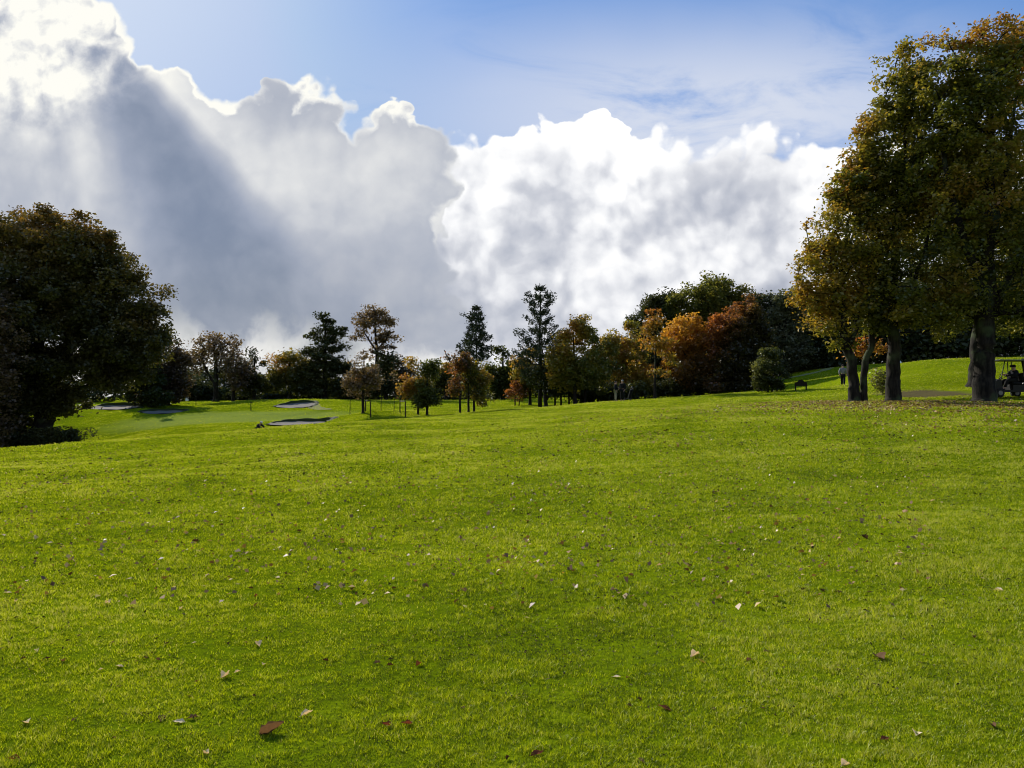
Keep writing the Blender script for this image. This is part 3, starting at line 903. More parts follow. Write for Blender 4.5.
tree('beech_tree', 'reddish brown tree cut off by the left edge of the picture', 'tree', -42, 52,
     [(-45, 350, 58, 75), (-20, 310, 28, 30), (-22, 380, 34, 40), (-25, 425, 38, 22)],
     [[(-42, 460, 8), (-44, 400, 6), (-46, 340, 3)]], 'brown', lai=4, leaf_px=2.8, seed=3, tone=0.3)
tree('bush', 'low dark bush on the grass at the foot of the big beech', 'bush', 82, 57,
     [(70, 437, 16, 7), (86, 436, 9, 6), (55, 438, 16, 9), (40, 440, 20, 10), (15, 443, 22, 10)], [[(70, 444, 1.0), (72, 436, .5)], [(85, 444, .8), (84, 437, .4)], [(50, 444, 1), (52, 438, .5)]],
     'dark', lai=5, leaf_px=1.9, seed=4, min_h=0.1, tip=0.006)
# --- far left belt
BELT = 'trees of the far belt behind the green'
tree('broadleaf_tree', 'brownish tree just right of the big beech, behind the bunkers', 'tree', 168, 92,
     [(168, 362, 20, 26), (152, 372, 16, 26), (176, 385, 14, 16), (160, 396, 22, 12), (184, 372, 8, 16)], [[(168, 408, 2.2), (168, 380, 1.6), (166, 350, .8)]], 'brown', lai=4.5, leaf_px=2.1, seed=5, tone=0.15, tone_up=.3, group=BELT)
tree('broadleaf_tree', 'dark leafy tree beside the big beech with a tuft of yellow green', 'tree', 150, 88,
     [(146, 368, 16, 22), (140, 385, 18, 20), (158, 393, 12, 14)], [[(150, 408, 2.2), (150, 380, 1.5), (148, 358, .8)]], 'green', lai=4, leaf_px=2.1, seed=6, tone=0.15, tone_up=.5, group=BELT)
tree('oak_tree', 'spreading thin-leaved brown oak with bare limbs showing, left of the far belt', 'tree', 216, 106,
     [(214, 352, 22, 18), (200, 362, 13, 13), (231, 362, 14, 14), (205, 342, 12, 9), (226, 343, 13, 9), (240, 368, 8, 9)], [[(216, 399, 2.9), (216, 380, 2.4), (216, 362, 1.6), (214, 345, .8)], [(216, 386, 1.4), (207, 372, 1.1), (202, 358, .6)], [(216, 376, 1.2), (227, 364, .9), (233, 352, .5)]],
     'brown', lai=1.5, leaf_px=2.0, seed=7, tone=0.45, gap=.42, group=BELT, clumps=1.6, tip=0.03)
tree('broadleaf_tree', 'small brown tree leaning beside the spreading oak', 'tree', 234, 104,
     [(236, 372, 11, 16), (240, 384, 9, 10)], [[(233, 399, 1.6), (234, 380, 1.2), (236, 362, .5)]], 'brown', lai=2.6, leaf_px=2.0, seed=8, tone=0.35, group=BELT)
tree('broadleaf_tree', 'dark evergreen with a ragged top right of the oak', 'tree', 254, 108,
     [(255, 372, 11, 18), (248, 384, 10, 14), (262, 382, 9, 15), (255, 356, 7, 7)], [[(254, 399, 1.8), (254, 380, 1.4), (255, 356, .6)]], 'dark', lai=4, leaf_px=2.1, seed=9, tone=0.3, group=BELT)
tree('broadleaf_tree', 'rounded tree with a yellow green top left of the tall dark cedar', 'tree', 290, 108,
     [(284, 370, 15, 15), (298, 368, 15, 16), (276, 384, 14, 13), (300, 386, 14, 12), (290, 358, 10, 7)], [[(290, 399, 2), (290, 380, 1.5), (290, 362, .7)]], 'gold', lai=4, leaf_px=2.1, seed=10, tone=0.12, tone_up=.65, group=BELT)
tree('cedar_tree', 'tall dark evergreen standing against the bright cloud gap', 'tree', 325, 108,
     [(326, 325, 11, 10), (318, 335, 10, 7), (336, 332, 9, 6), (325, 346, 16, 9), (312, 353, 8, 6), (340, 347, 7, 5), (326, 362, 21, 11), (316, 378, 15, 16), (336, 378, 15, 17), (343, 366, 7, 7), (326, 391, 20, 8)],
     [[(325, 399, 3), (325, 370, 2.4), (325, 340, 1.4), (326, 318, .6)]], 'dark', lai=5, leaf_px=2.1, seed=11, tone=0.3, tone_up=.2, group=BELT, flat=.5)
tree('broadleaf_tree', 'tall umbrella-topped brown tree on a bare stem', 'tree', 376, 112,
     [(375, 313, 14, 9), (362, 318, 8, 5), (388, 320, 8, 5), (375, 325, 20, 7), (361, 334, 10, 5), (389, 337, 10, 5), (376, 340, 15, 6), (369, 350, 8, 5), (386, 349, 7, 4)],
     [[(377, 400, 2.2), (377, 375, 2), (377, 350, 1.5), (375, 330, 1.0), (375, 310, .4)], [(377, 352, 1), (369, 340, .8), (363, 330, .4)], [(377, 350, 1), (386, 340, .8), (390, 330, .4)]],
     'brown', lai=2.8, leaf_px=2.0, seed=12, tone=0.55, tone_up=.2, group=BELT, flat=.45, gap=.3, clumps=1.5)
tree('broadleaf_tree', 'dark leafy tree round the foot of the umbrella-topped tree', 'tree', 386, 108,
     [(386, 362, 10, 10), (384, 378, 14, 14), (392, 388, 12, 10), (374, 388, 12, 10)], [[(386, 400, 2), (386, 380, 1.5), (386, 362, .6)]], 'dark', lai=4.5, leaf_px=2.1, seed=13, tone=0.4, group=BELT)
tree('broadleaf_tree', 'muted brown tree between the umbrella-topped tree and the green clump', 'tree', 402, 112,
     [(402, 378, 12, 14), (410, 388, 12, 10), (398, 366, 7, 8)], [[(402, 400, 2), (402, 380, 1.5), (402, 366, .6)]], 'russet', lai=4, leaf_px=2.1, seed=14, tone=0.2, group=BELT)
tree('broadleaf_tree', 'brown and green tree between the two young clumps', 'tree', 446, 108,
     [(446, 376, 12, 13), (438, 388, 12, 10), (452, 390, 12, 9)], [[(446, 402, 2), (446, 380, 1.5), (446, 366, .6)]], 'gold', lai=4, leaf_px=2.1, seed=15, tone=0.25, group=BELT)
tree('broadleaf_tree', 'thin forked tree top poking out left of the far pine', 'tree', 452, 112,
     [(448, 357, 5, 3), (454, 360, 4, 3), (463, 354, 5, 3)], [[(454, 402, 1.5), (454, 375, 1.1), (450, 362, .7), (444, 350, .4)], [(454, 372, .8), (459, 362, .6), (464, 352, .3)]], 'russet', lai=2, leaf_px=2.0, seed=16, tone=0.3, group=BELT)
conifer('pine_tree', 'dark broad pine behind the reddish young clump', 476, 104, 305, 402, 19, 362, seed=2, trunk_px=3, n_wh=10, droop=.02, up=.40, prof=lambda f: (1 - f) ** .6 * (0.95 + .25 * math.sin(f * 20)), dens=1.6, bare=.36, group='tall pines')
tree('broadleaf_tree', 'pointed dark green tree with yellowish tip right of the far pine', 'tree', 503, 106,
     [(503, 354, 8, 13), (503, 364, 12, 14), (496, 378, 13, 14), (511, 376, 12, 15), (503, 388, 16, 10)], [[(503, 402, 2), (503, 380, 1.5), (503, 350, .5)]], 'green', lai=4.5, leaf_px=2.1, seed=18, tone=0.12, tone_up=.35, group=BELT)
for k, (px, top, lf) in enumerate([(190, 378, 'dark'), (205, 386, 'dark'), (226, 388, 'green'), (245, 386, 'dark'), (268, 382, 'dark'), (306, 380, 'dark'), (350, 382, 'dark'), (362, 378, 'russet'), (418, 384, 'dark'), (432, 386, 'dark'), (462, 382, 'dark'), (484, 384, 'dark'), (521, 372, 'dark')]):
    tree('bush', ['dark rounded bush under the far left trees', 'low dark bush at the left foot of the oak', 'green bush at the right foot of the oak', 'dark bush under the ragged evergreen', 'dark bush left of the rounded yellow green tree', 'dark bush between the rounded tree and the cedar',
                  'dark bush right of the tall dark evergreen', 'russet bush behind the small brown tree', 'dark bush behind the orange and green clump', 'dark bush right of the orange and green clump', 'dark bush behind the reddish young clump', 'dark bush left of the pale rail fence', 'dark bush left of the big olive trees'][k], 'bush', px, 114 + (k % 3) * 2,
         [(px, top + 10, 14, 9), (px - 8, top + 14, 13, 8), (px + 8, top + 14, 13, 8)], [[(px, 401, 1.2), (px, top + 12, .8), (px, top + 4, .4)]], lf, lai=4.5, leaf_px=2.2, seed=30 + k, tone=.3, group='bushes along the far belt', min_h=0.1)
# --- middle distance young trees
YT = 'young trees on the fairway'
tree('young_tree', 'small brown round tree with slender trunk on the fairway', 'tree', 363, 62,
     [(363, 374, 13, 15), (354, 382, 9, 12), (373, 380, 10, 13), (363, 388, 14, 9), (363, 361, 7, 6)], [[(363, 412.5, 1.5), (363, 396, 1.3), (363, 378, .9), (363, 362, .4)]], 'brown', lai=2.6, leaf_px=1.9, seed=50, tone=.5, tone_left=.0, tone_up=.2, group=YT, gap=.3)
tree('young_tree', 'green and orange tree of a pair, left of the two touching ones', 'tree', 418, 61,
     [(416, 368, 11, 14), (408, 384, 9, 11), (420, 386, 12, 12), (422, 358, 7, 7)], [[(418, 415, 1.2), (418, 400, 1.1), (418, 380, .8), (418, 362, .4)]], 'gold', lai=4, leaf_px=2.0, seed=51, tone=.52, tone_up=.3, tone_left=.4, group=YT)
tree('young_tree', 'dark green tree of a pair, right of the two touching ones', 'tree', 427, 60,
     [(427, 398, 11, 10), (433, 400, 7, 7), (422, 400, 7, 7), (428, 382, 10, 12), (430, 368, 7, 9)], [[(427, 415.5, 1.3), (427, 400, 1.1), (427, 385, .8), (428, 365, .4)]], 'green', lai=4.5, leaf_px=2.0, seed=52, tone=.18, tone_up=.45, tone_left=.1, group=YT)
for k, (px, lb) in enumerate([(460, 'reddish leaved young tree, leftmost of the tight three'), (468.5, 'green and brown young tree, middle of the tight three'), (474, 'reddish green young tree, rightmost of the tight three')]):
    lob = [[(460, 372, 10, 16), (456, 386, 7, 12), (463, 360, 7, 8)], [(468, 384, 10, 14), (469, 368, 8, 12)], [(479, 372, 10, 16), (480, 390, 9, 11), (474, 358, 8, 8), (484, 402, 5, 3)]][k]
    tree('young_tree', lb, 'tree', px, 63 + k * .7, lob, [[(px, 413, 1.2), (px, 398, 1.0), (px, 380, .7), (px, 364, .3)]], ['russet', 'gold', 'gold'][k], lai=3.8, leaf_px=2.0, seed=53 + k, tone=[.5, .3, .45][k], tone_up=.25, group=YT, tone_noise=1.3)
for k, (px, Y, py, lb) in enumerate([(350, 68, 372, 'leafless thin sapling left of the small brown tree'), (381, 68, 368, 'leafless thin sapling between the staked posts'), (394, 63, 362, 'leafless thin sapling beside the right-hand post')]):
    tree('sapling', lb, 'sapling', px, Y, [(px, py + 12, 4, 8)], [[(px, 409 if k < 2 else 412, .35), (px + .3, 395, .3), (px, py, .12)]], 'brown', lai=.5, leaf_px=1.5, seed=60 + k, ncl=24, group='leafless saplings', tip=0.006)
# --- centre
tree('bush', 'small pinkish red shrub left of the tall pine', 'bush', 517, 84, [(517, 391, 8, 8), (511, 393, 5, 6), (523, 388, 5, 7)], [[(515, 401, .7), (515, 392, .5), (514, 385, .3)], [(519, 401, .6), (520, 392, .3)]], 'russet', lai=3.6, leaf_px=1.9, seed=70, tone=.6, min_h=.2)
tree('broadleaf_tree', 'green tree with orange left edge, under the tall pine', 'tree', 530, 84, [(527, 364, 13, 14), (521, 378, 11, 12), (536, 378, 14, 14), (534, 352, 8, 7)], [[(530, 404, 1.6), (530, 385, 1.4), (530, 360, .7)]], 'gold', lai=4.2, leaf_px=2.0, seed=71, tone=.25, tone_left=.7)
conifer('pine_tree', 'tallest pine, with layered upswept branches, left of the olive trees', 540, 77, 283, 407, 26, 385, seed=5, trunk_px=4.2, n_wh=12, droop=.14, up=.46, prof=lambda f: (1.1 - .6 * f if f < .8 else (1 - f) * 2.8 + .06) * (.9 + .25 * math.sin(f * 33)), dens=2.3, bare=.30, group='tall pines')
tree('broadleaf_tree', 'low dark tree touching the right of the tall pine trunk', 'tree', 546, 76, [(546, 376, 12, 14), (553, 385, 10, 11), (540, 388, 9, 8)], [[(546, 407, 2), (545, 395, 1.8), (544, 380, .8)], [(547, 400, 1.2), (551, 388, 1.0), (554, 375, .4)]], 'dark', lai=4, leaf_px=2.0, seed=72, tone=.35)
tree('broadleaf_tree', 'big olive round tree right of the tall pine', 'tree', 575, 74,
     [(572, 345, 20, 20), (558, 362, 14, 18), (588, 352, 17, 22), (577, 370, 22, 18), (562, 380, 13, 10), (594, 376, 14, 14), (580, 328, 12, 10)], [[(575, 404.5, 2.0), (575, 388, 1.7), (574, 360, 1.2), (573, 332, .5)]], 'turning', lai=4.2, leaf_px=2.1, seed=73, tone=.52, tone_up=.35, tone_left=.4)
tree('broadleaf_tree', 'olive brown tree, the right neighbour of the big olive one', 'tree', 584, 76, [(600, 360, 16, 20), (608, 345, 12, 14), (598, 380, 16, 12)], [[(584, 404, 1.6), (586, 388, 1.4), (598, 360, .9), (602, 342, .4)]], 'turning', lai=4, leaf_px=2.1, seed=74, tone=.35, tone_up=.3)
for k, px in enumerate((555, 561, 569, 590)):
    tree('broadleaf_tree', ['thin dark stemmed tree right of the tall pine', 'thin dark stemmed tree, second right of the tall pine', 'slim tree stem hard against the big olive tree', 'slim tree stem right of the big olive trunk'][k], 'tree', px, 79 + k * .5, [(px, 376, 10, 12), (px + 2, 388, 9, 6)], [[(px, 404, 1.0), (px, 390, .8), (px, 372, .4)]], ['dark', 'dark', 'turning', 'turning'][k], lai=3.5, leaf_px=2.0, seed=75 + k, tone=.3)
tree('broadleaf_tree', 'russet and olive tree behind the two standing people', 'tree', 622, 84,
     [(620, 345, 16, 16), (632, 332, 12, 14), (612, 362, 16, 18), (632, 362, 18, 20), (620, 382, 22, 12), (640, 384, 12, 10)], [[(622, 400, 2), (622, 380, 1.6), (624, 345, .8)]], 'turning', lai=4.2, leaf_px=2.1, seed=80, tone=.55, tone_noise=1.4)
tree('broadleaf_tree', 'dark ragged evergreen rising behind the slender yellow tree', 'tree', 655, 100,
     [(655, 305, 14, 14), (646, 322, 15, 18), (668, 300, 12, 10), (642, 342, 16, 18), (664, 330, 20, 25), (650, 370, 25, 22)], [[(655, 398, 3), (655, 360, 2.2), (656, 300, .8)]], 'dark', lai=4.5, leaf_px=2.2, seed=81, tone=.35)
tree('young_tree', 'slender straight tree with thin yellow and orange leaves', 'tree', 655, 61,
     [(655, 318, 8, 10), (650, 345, 12, 8), (662, 340, 12, 10), (668, 360, 9, 9), (643, 362, 8, 9), (655, 372, 14, 9), (648, 330, 6, 7)], [[(655, 399.5, 1.4), (655, 375, 1.0), (656, 345, .7), (655, 305, .25)]], 'gold', lai=1.8, leaf_px=2.1, seed=82, tone=.75, gap=.35, tip=.012, flat=.5)
tree('beech_tree', 'broad green dome of a beech rising behind the orange trees', 'tree', 712, 98,
     [(712, 305, 44, 26), (690, 312, 26, 22), (738, 306, 25, 22), (712, 290, 30, 14), (710, 335, 44, 25)], [[(712, 396, 5), (712, 350, 4), (712, 300, 1.5)]], 'green', lai=4.5, leaf_px=2.2, seed=83, tone=.30, tone_up=.55, tone_left=.1)
tree('broadleaf_tree', 'orange leaved tree, left of the two autumn-coloured ones', 'tree', 686, 82,
     [(686, 336, 22, 20), (674, 352, 15, 18), (702, 350, 18, 24), (690, 372, 24, 20), (690, 322, 14, 8)], [[(686, 400, 2.4), (686, 375, 2), (686, 335, 1)]], 'orange', lai=4.5, leaf_px=2.1, seed=84, tone=.38, tone_up=1.0, tone_left=.5, tone_noise=.7)
tree('broadleaf_tree', 'dark tree with a red and orange top, right of the two autumn-coloured ones', 'tree', 737, 80,
     [(737, 330, 26, 24), (750, 312, 16, 14), (722, 332, 16, 16), (755, 345, 18, 26), (738, 362, 34, 28), (730, 385, 30, 12)], [[(737, 398, 3), (737, 370, 2.4), (738, 330, 1)]], 'russet', lai=4.8, leaf_px=2.1, seed=85, tone=.14, tone_up=1.05, tone_left=1.1, tone_noise=.8)
tree('willow_tree', 'grey green airy tree between the dark wood and the big right-hand trees', 'tree', 785, 92,
     [(782, 305, 13, 16), (795, 300, 12, 15), (778, 330, 14, 20), (800, 325, 16, 22), (788, 350, 22, 20)], [[(785, 385, 2.4), (785, 350, 1.8), (787, 295, .6)]], 'grey', lai=2.8, leaf_px=2.1, seed=86, tone=.45, gap=.35)
# low dark understorey of the middle wood
US = 'dark undergrowth bushes of the wood'
for k, (px, Y, py, r) in enumerate([(582, 80, 394, 9), (598, 79, 393, 9), (612, 80, 393, 10), (630, 78, 392, 10), (645, 86, 388, 11), (668, 84, 388, 12), (690, 82, 386, 13), (712, 84, 384, 13), (730, 85, 382, 13), (752, 90, 378, 14), (778, 94, 372, 14), (800, 96, 366, 15), (822, 97, 360, 15)]):
    tree('bush', 'dark undergrowth bush ' + ['left of the big olive trunks', 'under the olive brown tree', 'left of the two standing people', 'right of the two standing people', 'left of the slender yellow tree', 'right of the slender yellow tree', 'under the orange tree', 'between the two autumn-coloured trees', 'under the red-topped tree', 'behind the round shrub', 'right of the round shrub, behind it', 'under the grey green tree', 'where the wood meets the grass bank'][k], 'bush', px, Y,
         [(px, py, r, 9), (px - 6, py + 2, r * .8, 8), (px + 6, py + 1, r * .8, 8)], [[(px, py + 10, 1), (px, py, .7), (px, py - 6, .4)]], 'dark', lai=4.5, leaf_px=2.2, seed=90 + k, tone=.25, group=US, min_h=.1)
# the wood on the right-hand crest
CR = 'trees of the wood on the right-hand crest'
crest = [(765, 96, 330, 26, 45), (800, 98, 325, 26, 42), (832, 100, 320, 26, 42), (862, 98, 318, 24, 42), (890, 97, 322, 24, 40), (915, 99, 316, 26, 42), (942, 97, 320, 24, 42), (968, 99, 314, 26, 44), (995, 97, 318, 24, 42), (1022, 98, 312, 26, 44), (1050, 98, 312, 26, 44)]
cl_ = ['dark wood tree on the crest behind the red-topped tree', 'dark wood tree on the crest right of the grey green tree', 'dark wood tree behind the walking golfer', 'dark wood tree on the crest behind the forked tree', 'dark wood tree on the crest left of the white cone', 'dark wood tree on the crest right of the white cone', 'dark wood tree on the crest above the bare path', 'dark wood tree on the crest behind the half hidden trunk', 'dark wood tree on the crest above the buggy', 'dark wood tree at the right edge of the picture, on the crest', 'dark wood tree on the crest past the right edge']
for k, (px, Y, py, rx, ry) in enumerate(crest):
    tree('broadleaf_tree', cl_[k], 'tree', px, Y, [(px, py, rx, ry * .8), (px - 8, py + 22, rx * .8, 20), (px + 9, py + 18, rx * .8, 22)], [[(px, 372, 2.2), (px + 1, 350, 1.9), (px, 310, .9)]], 'dark', lai=4.5, leaf_px=2.4, seed=110 + k, tone=.2, group=CR, min_h=2.0 if k > 4 else .3)
# --- right foreground
RG = 'large trees of the right-hand row'
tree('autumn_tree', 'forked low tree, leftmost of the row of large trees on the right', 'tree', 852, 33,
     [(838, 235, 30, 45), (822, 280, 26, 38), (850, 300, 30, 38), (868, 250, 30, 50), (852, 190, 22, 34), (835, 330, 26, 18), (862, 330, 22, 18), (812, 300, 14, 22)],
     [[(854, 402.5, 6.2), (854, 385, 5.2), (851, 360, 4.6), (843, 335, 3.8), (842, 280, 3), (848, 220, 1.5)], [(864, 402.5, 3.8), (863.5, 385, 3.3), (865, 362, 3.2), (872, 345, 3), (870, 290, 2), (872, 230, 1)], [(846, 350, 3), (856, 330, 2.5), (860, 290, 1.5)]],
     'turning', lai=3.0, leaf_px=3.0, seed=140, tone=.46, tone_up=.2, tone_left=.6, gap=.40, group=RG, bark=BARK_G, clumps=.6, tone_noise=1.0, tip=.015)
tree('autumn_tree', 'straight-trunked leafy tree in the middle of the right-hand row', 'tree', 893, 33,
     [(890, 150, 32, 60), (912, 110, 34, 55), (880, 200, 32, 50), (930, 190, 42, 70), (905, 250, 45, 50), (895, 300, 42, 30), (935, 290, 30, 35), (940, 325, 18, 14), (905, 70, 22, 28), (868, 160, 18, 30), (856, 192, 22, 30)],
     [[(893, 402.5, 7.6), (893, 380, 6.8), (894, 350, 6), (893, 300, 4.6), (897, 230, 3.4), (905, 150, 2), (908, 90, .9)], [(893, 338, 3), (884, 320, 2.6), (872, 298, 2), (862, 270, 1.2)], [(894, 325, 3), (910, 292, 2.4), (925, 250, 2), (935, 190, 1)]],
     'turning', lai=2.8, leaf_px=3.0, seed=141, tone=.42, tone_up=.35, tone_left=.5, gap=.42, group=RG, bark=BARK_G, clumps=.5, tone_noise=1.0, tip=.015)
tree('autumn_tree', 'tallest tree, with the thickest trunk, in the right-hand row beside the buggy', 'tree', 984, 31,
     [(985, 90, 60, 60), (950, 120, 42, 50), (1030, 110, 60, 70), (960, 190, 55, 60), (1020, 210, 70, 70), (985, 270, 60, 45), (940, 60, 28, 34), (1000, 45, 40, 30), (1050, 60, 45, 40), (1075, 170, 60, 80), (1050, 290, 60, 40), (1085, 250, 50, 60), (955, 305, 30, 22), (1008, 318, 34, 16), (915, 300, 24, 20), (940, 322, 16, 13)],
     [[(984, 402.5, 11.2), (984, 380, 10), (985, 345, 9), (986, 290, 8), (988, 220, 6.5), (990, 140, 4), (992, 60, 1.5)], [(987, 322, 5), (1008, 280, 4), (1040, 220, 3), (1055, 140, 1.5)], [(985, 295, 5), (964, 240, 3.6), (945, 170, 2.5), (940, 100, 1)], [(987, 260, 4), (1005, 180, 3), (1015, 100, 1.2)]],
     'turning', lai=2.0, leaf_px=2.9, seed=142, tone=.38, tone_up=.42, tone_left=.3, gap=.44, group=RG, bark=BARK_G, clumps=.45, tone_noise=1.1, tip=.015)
tree('autumn_tree', 'big tree half hidden behind the thickest trunk, further back', 'tree', 975, 45,
     [(975, 200, 50, 70), (1020, 240, 50, 60), (940, 250, 36, 50), (990, 300, 50, 30), (1040, 300, 50, 40)],
     [[(976, 384, 8), (977, 365, 7), (978, 330, 6), (980, 250, 4), (982, 180, 1.5)], [(978, 325, 3), (960, 280, 2.2), (948, 230, 1)]], 'green', lai=2.4, leaf_px=2.8, seed=143, tone=.22, tone_up=.4, group=RG, bark=BARK_G, clumps=.7)
tree('shrub', 'round mottled shrub standing alone on the slope before the wood', 'shrub', 770, 55,
     [(770, 366, 15, 14), (764, 376, 11, 11), (777, 374, 11, 12), (770, 384, 12, 7), (772, 355, 8, 6)], [[(768, 391.5, .9), (767, 380, .6), (765, 365, .3)], [(772, 391.5, .9), (773, 380, .6), (776, 362, .3)], [(777, 391, .7), (778, 382, .5), (780, 370, .3)]], 'shrub', lai=4, leaf_px=1.8, seed=144, tone=.4, tone_left=.5, tone_up=.4, min_h=.25, tip=.006)
tree('shrub', 'thin light-leaved shrub left of the straight trunk', 'shrub', 886, 37,
     [(883, 380, 9, 9), (878, 385, 6, 8), (887, 373, 6, 6), (886, 391, 6, 5)], [[(889, 399.5, .8), (886, 388, .6), (882, 374, .3)], [(890, 399.5, .6), (888, 385, .4), (888, 370, .2)]], 'shrub', lai=1.9, leaf_px=2.1, seed=145, tone=.75, min_h=.15, tip=.005)
tree('sapling', 'small orange-leaved sapling seen between the forked trunks and the straight trunk', 'sapling', 862, 40,
     [(856, 350, 8, 9), (868, 345, 10, 9), (880, 350, 8, 6)], [[(862, 397, 1), (862, 375, .8), (862, 350, .4)]], 'gold', lai=2.2, leaf_px=2.6, seed=146, tone=.7)
# far wood mass closing the view behind all the trees
def woods(name, label, pts, hgt, seed):
    rg = np.random.default_rng(seed)
    L = []
    for (x0, y0), (x1, y1) in zip(pts[:-1], pts[1:]):
        ln = math.hypot(x1 - x0, y1 - y0)
        n = int(ln * 260)
        t_ = rg.random(n)
        x = x0 + (x1 - x0) * t_ + rg.normal(0, 1.5, n); y = y0 + (y1 - y0) * t_ + rg.normal(0, 2.5, n)
        hh = hgt * (0.62 + 0.75 * vnoise(x / 6.0, y / 6.0, seed)) 
        z = ground(x, y, False) + hh * rg.random(n) ** 0.8
        L.append(np.c_[x, y, z])
    L = np.concatenate(L)
    vv = leaf_quads(L, np.full(len(L), 0.62), rg)
    i4 = np.arange(len(L))[:, None] * 4 + np.arange(4)
    tn = np.clip(.3 + (fbm(L[:, 0] / 4, L[:, 2] / 3, 3, seed) - .5) * 1.2 + rg.normal(0, .1, len(L)), 0, 1)
    o = mesh_np(name, vv, [i4], LEAF['dark'], attrs={'tone': np.repeat(tn, 4)})
    tag(o, label, 'woodland', kind='stuff')
woods('far_woodland', 'dark mass of far woodland closing the view behind the trees', [(-130, 112), (-60, 122), (-30, 126), (0, 124), (22, 108), (40, 106), (70, 104), (110, 96)], 5.0, 7)
woods('far_woodland', 'tall dark wood on the crest behind the right-hand trees', [(24, 112), (44, 108), (75, 105), (112, 98)], 11.0, 8)

woods('far_woodland', 'low dark thicket along the top of the right-hand bank', [(22, 100), (42, 98), (62, 96), (95, 92)], 4.5, 9)
# ================================================================== small things
def row_depth(px, row, y0=2.2, y1=120.0, near=True):
    """ground point whose picture row is `row` in column px (nearest crossing, or the last one)"""
    Y = np.geomspace(y0, y1, 900)
    X = np.array([at(px, 400, float(q)).x for q in Y])
    Z = ground(X, Y)
    want = np.array([at(px, row, float(q)).z for q in Y])
    s_ = np.sign(Z - want)
    c = np.where(s_[1:] != s_[:-1])[0]
    i = (c[0] if near else c[-1]) if len(c) else int(np.argmin(np.abs(Z - want)))
    return Vector((X[i], Y[i], Z[i]))
M_BLACK = plain('dark_paint', (0.009, 0.010, 0.010), 0.4)
M_RUB = plain('rubber', (0.016, 0.016, 0.017), 0.85)
M_METAL = plain('grey_metal', (0.14, 0.14, 0.14), 0.45, 0.6)
M_WOOD = plain('dark_stained_wood', (0.016, 0.012, 0.008), 0.8, scale=14)
M_POST = plain('weathered_post', (0.03, 0.025, 0.018), 0.85, scale=14)
M_WHITE = plain('white_paint', (0.75, 0.75, 0.73), 0.5, noise=.04)
M_ROOF = plain('roof_plastic', (0.10, 0.105, 0.11), 0.35, noise=.05)
M_SKIN = plain('skin', (0.42, 0.25, 0.18), 0.55, noise=.05)
M_NAVY = plain('navy_cloth', (0.008, 0.009, 0.013), 0.9)
M_CHAR = plain('charcoal_cloth', (0.010, 0.010, 0.010), 0.9)
M_PALE = plain('pale_cloth', (0.55, 0.52, 0.45), 0.9, noise=.06)
M_GREY = plain('grey_cloth', (0.20, 0.20, 0.21), 0.9)
M_KHAKI = plain('khaki_cloth', (0.20, 0.19, 0.13), 0.9)
M_HAIR = plain('hair', (0.05, 0.04, 0.035), 0.8)
M_GHAIR = plain('grey_hair', (0.32, 0.30, 0.28), 0.8)
M_EYE = plain('eye', (0.02, 0.02, 0.02), 0.3)
import bmesh

def skinned(name, verts, edges, mat_, parent, root=0, lv=2):
    me = bpy.data.meshes.new(name)
    bm = bmesh.new()
    lay = bm.verts.layers.skin.verify()
    vs = []
    for p, r in verts:
        q = bm.verts.new(p)
        q[lay].radius = (r, r) if not isinstance(r, tuple) else r
        vs.append(q)
    vs[root][lay].use_root = True
    for a, b in edges: bm.edges.new((vs[a], vs[b]))
    bm.to_mesh(me); bm.free()
    me.materials.append(mat_)
    o = bpy.data.objects.new(name, me); col.objects.link(o); o.parent = parent
    m_ = o.modifiers.new('skin', 'SKIN'); m_.use_smooth_shade = True; m_.branch_smoothing = 0.4
    s_ = o.modifiers.new('sub', 'SUBSURF'); s_.levels = lv; s_.render_levels = lv
    return o

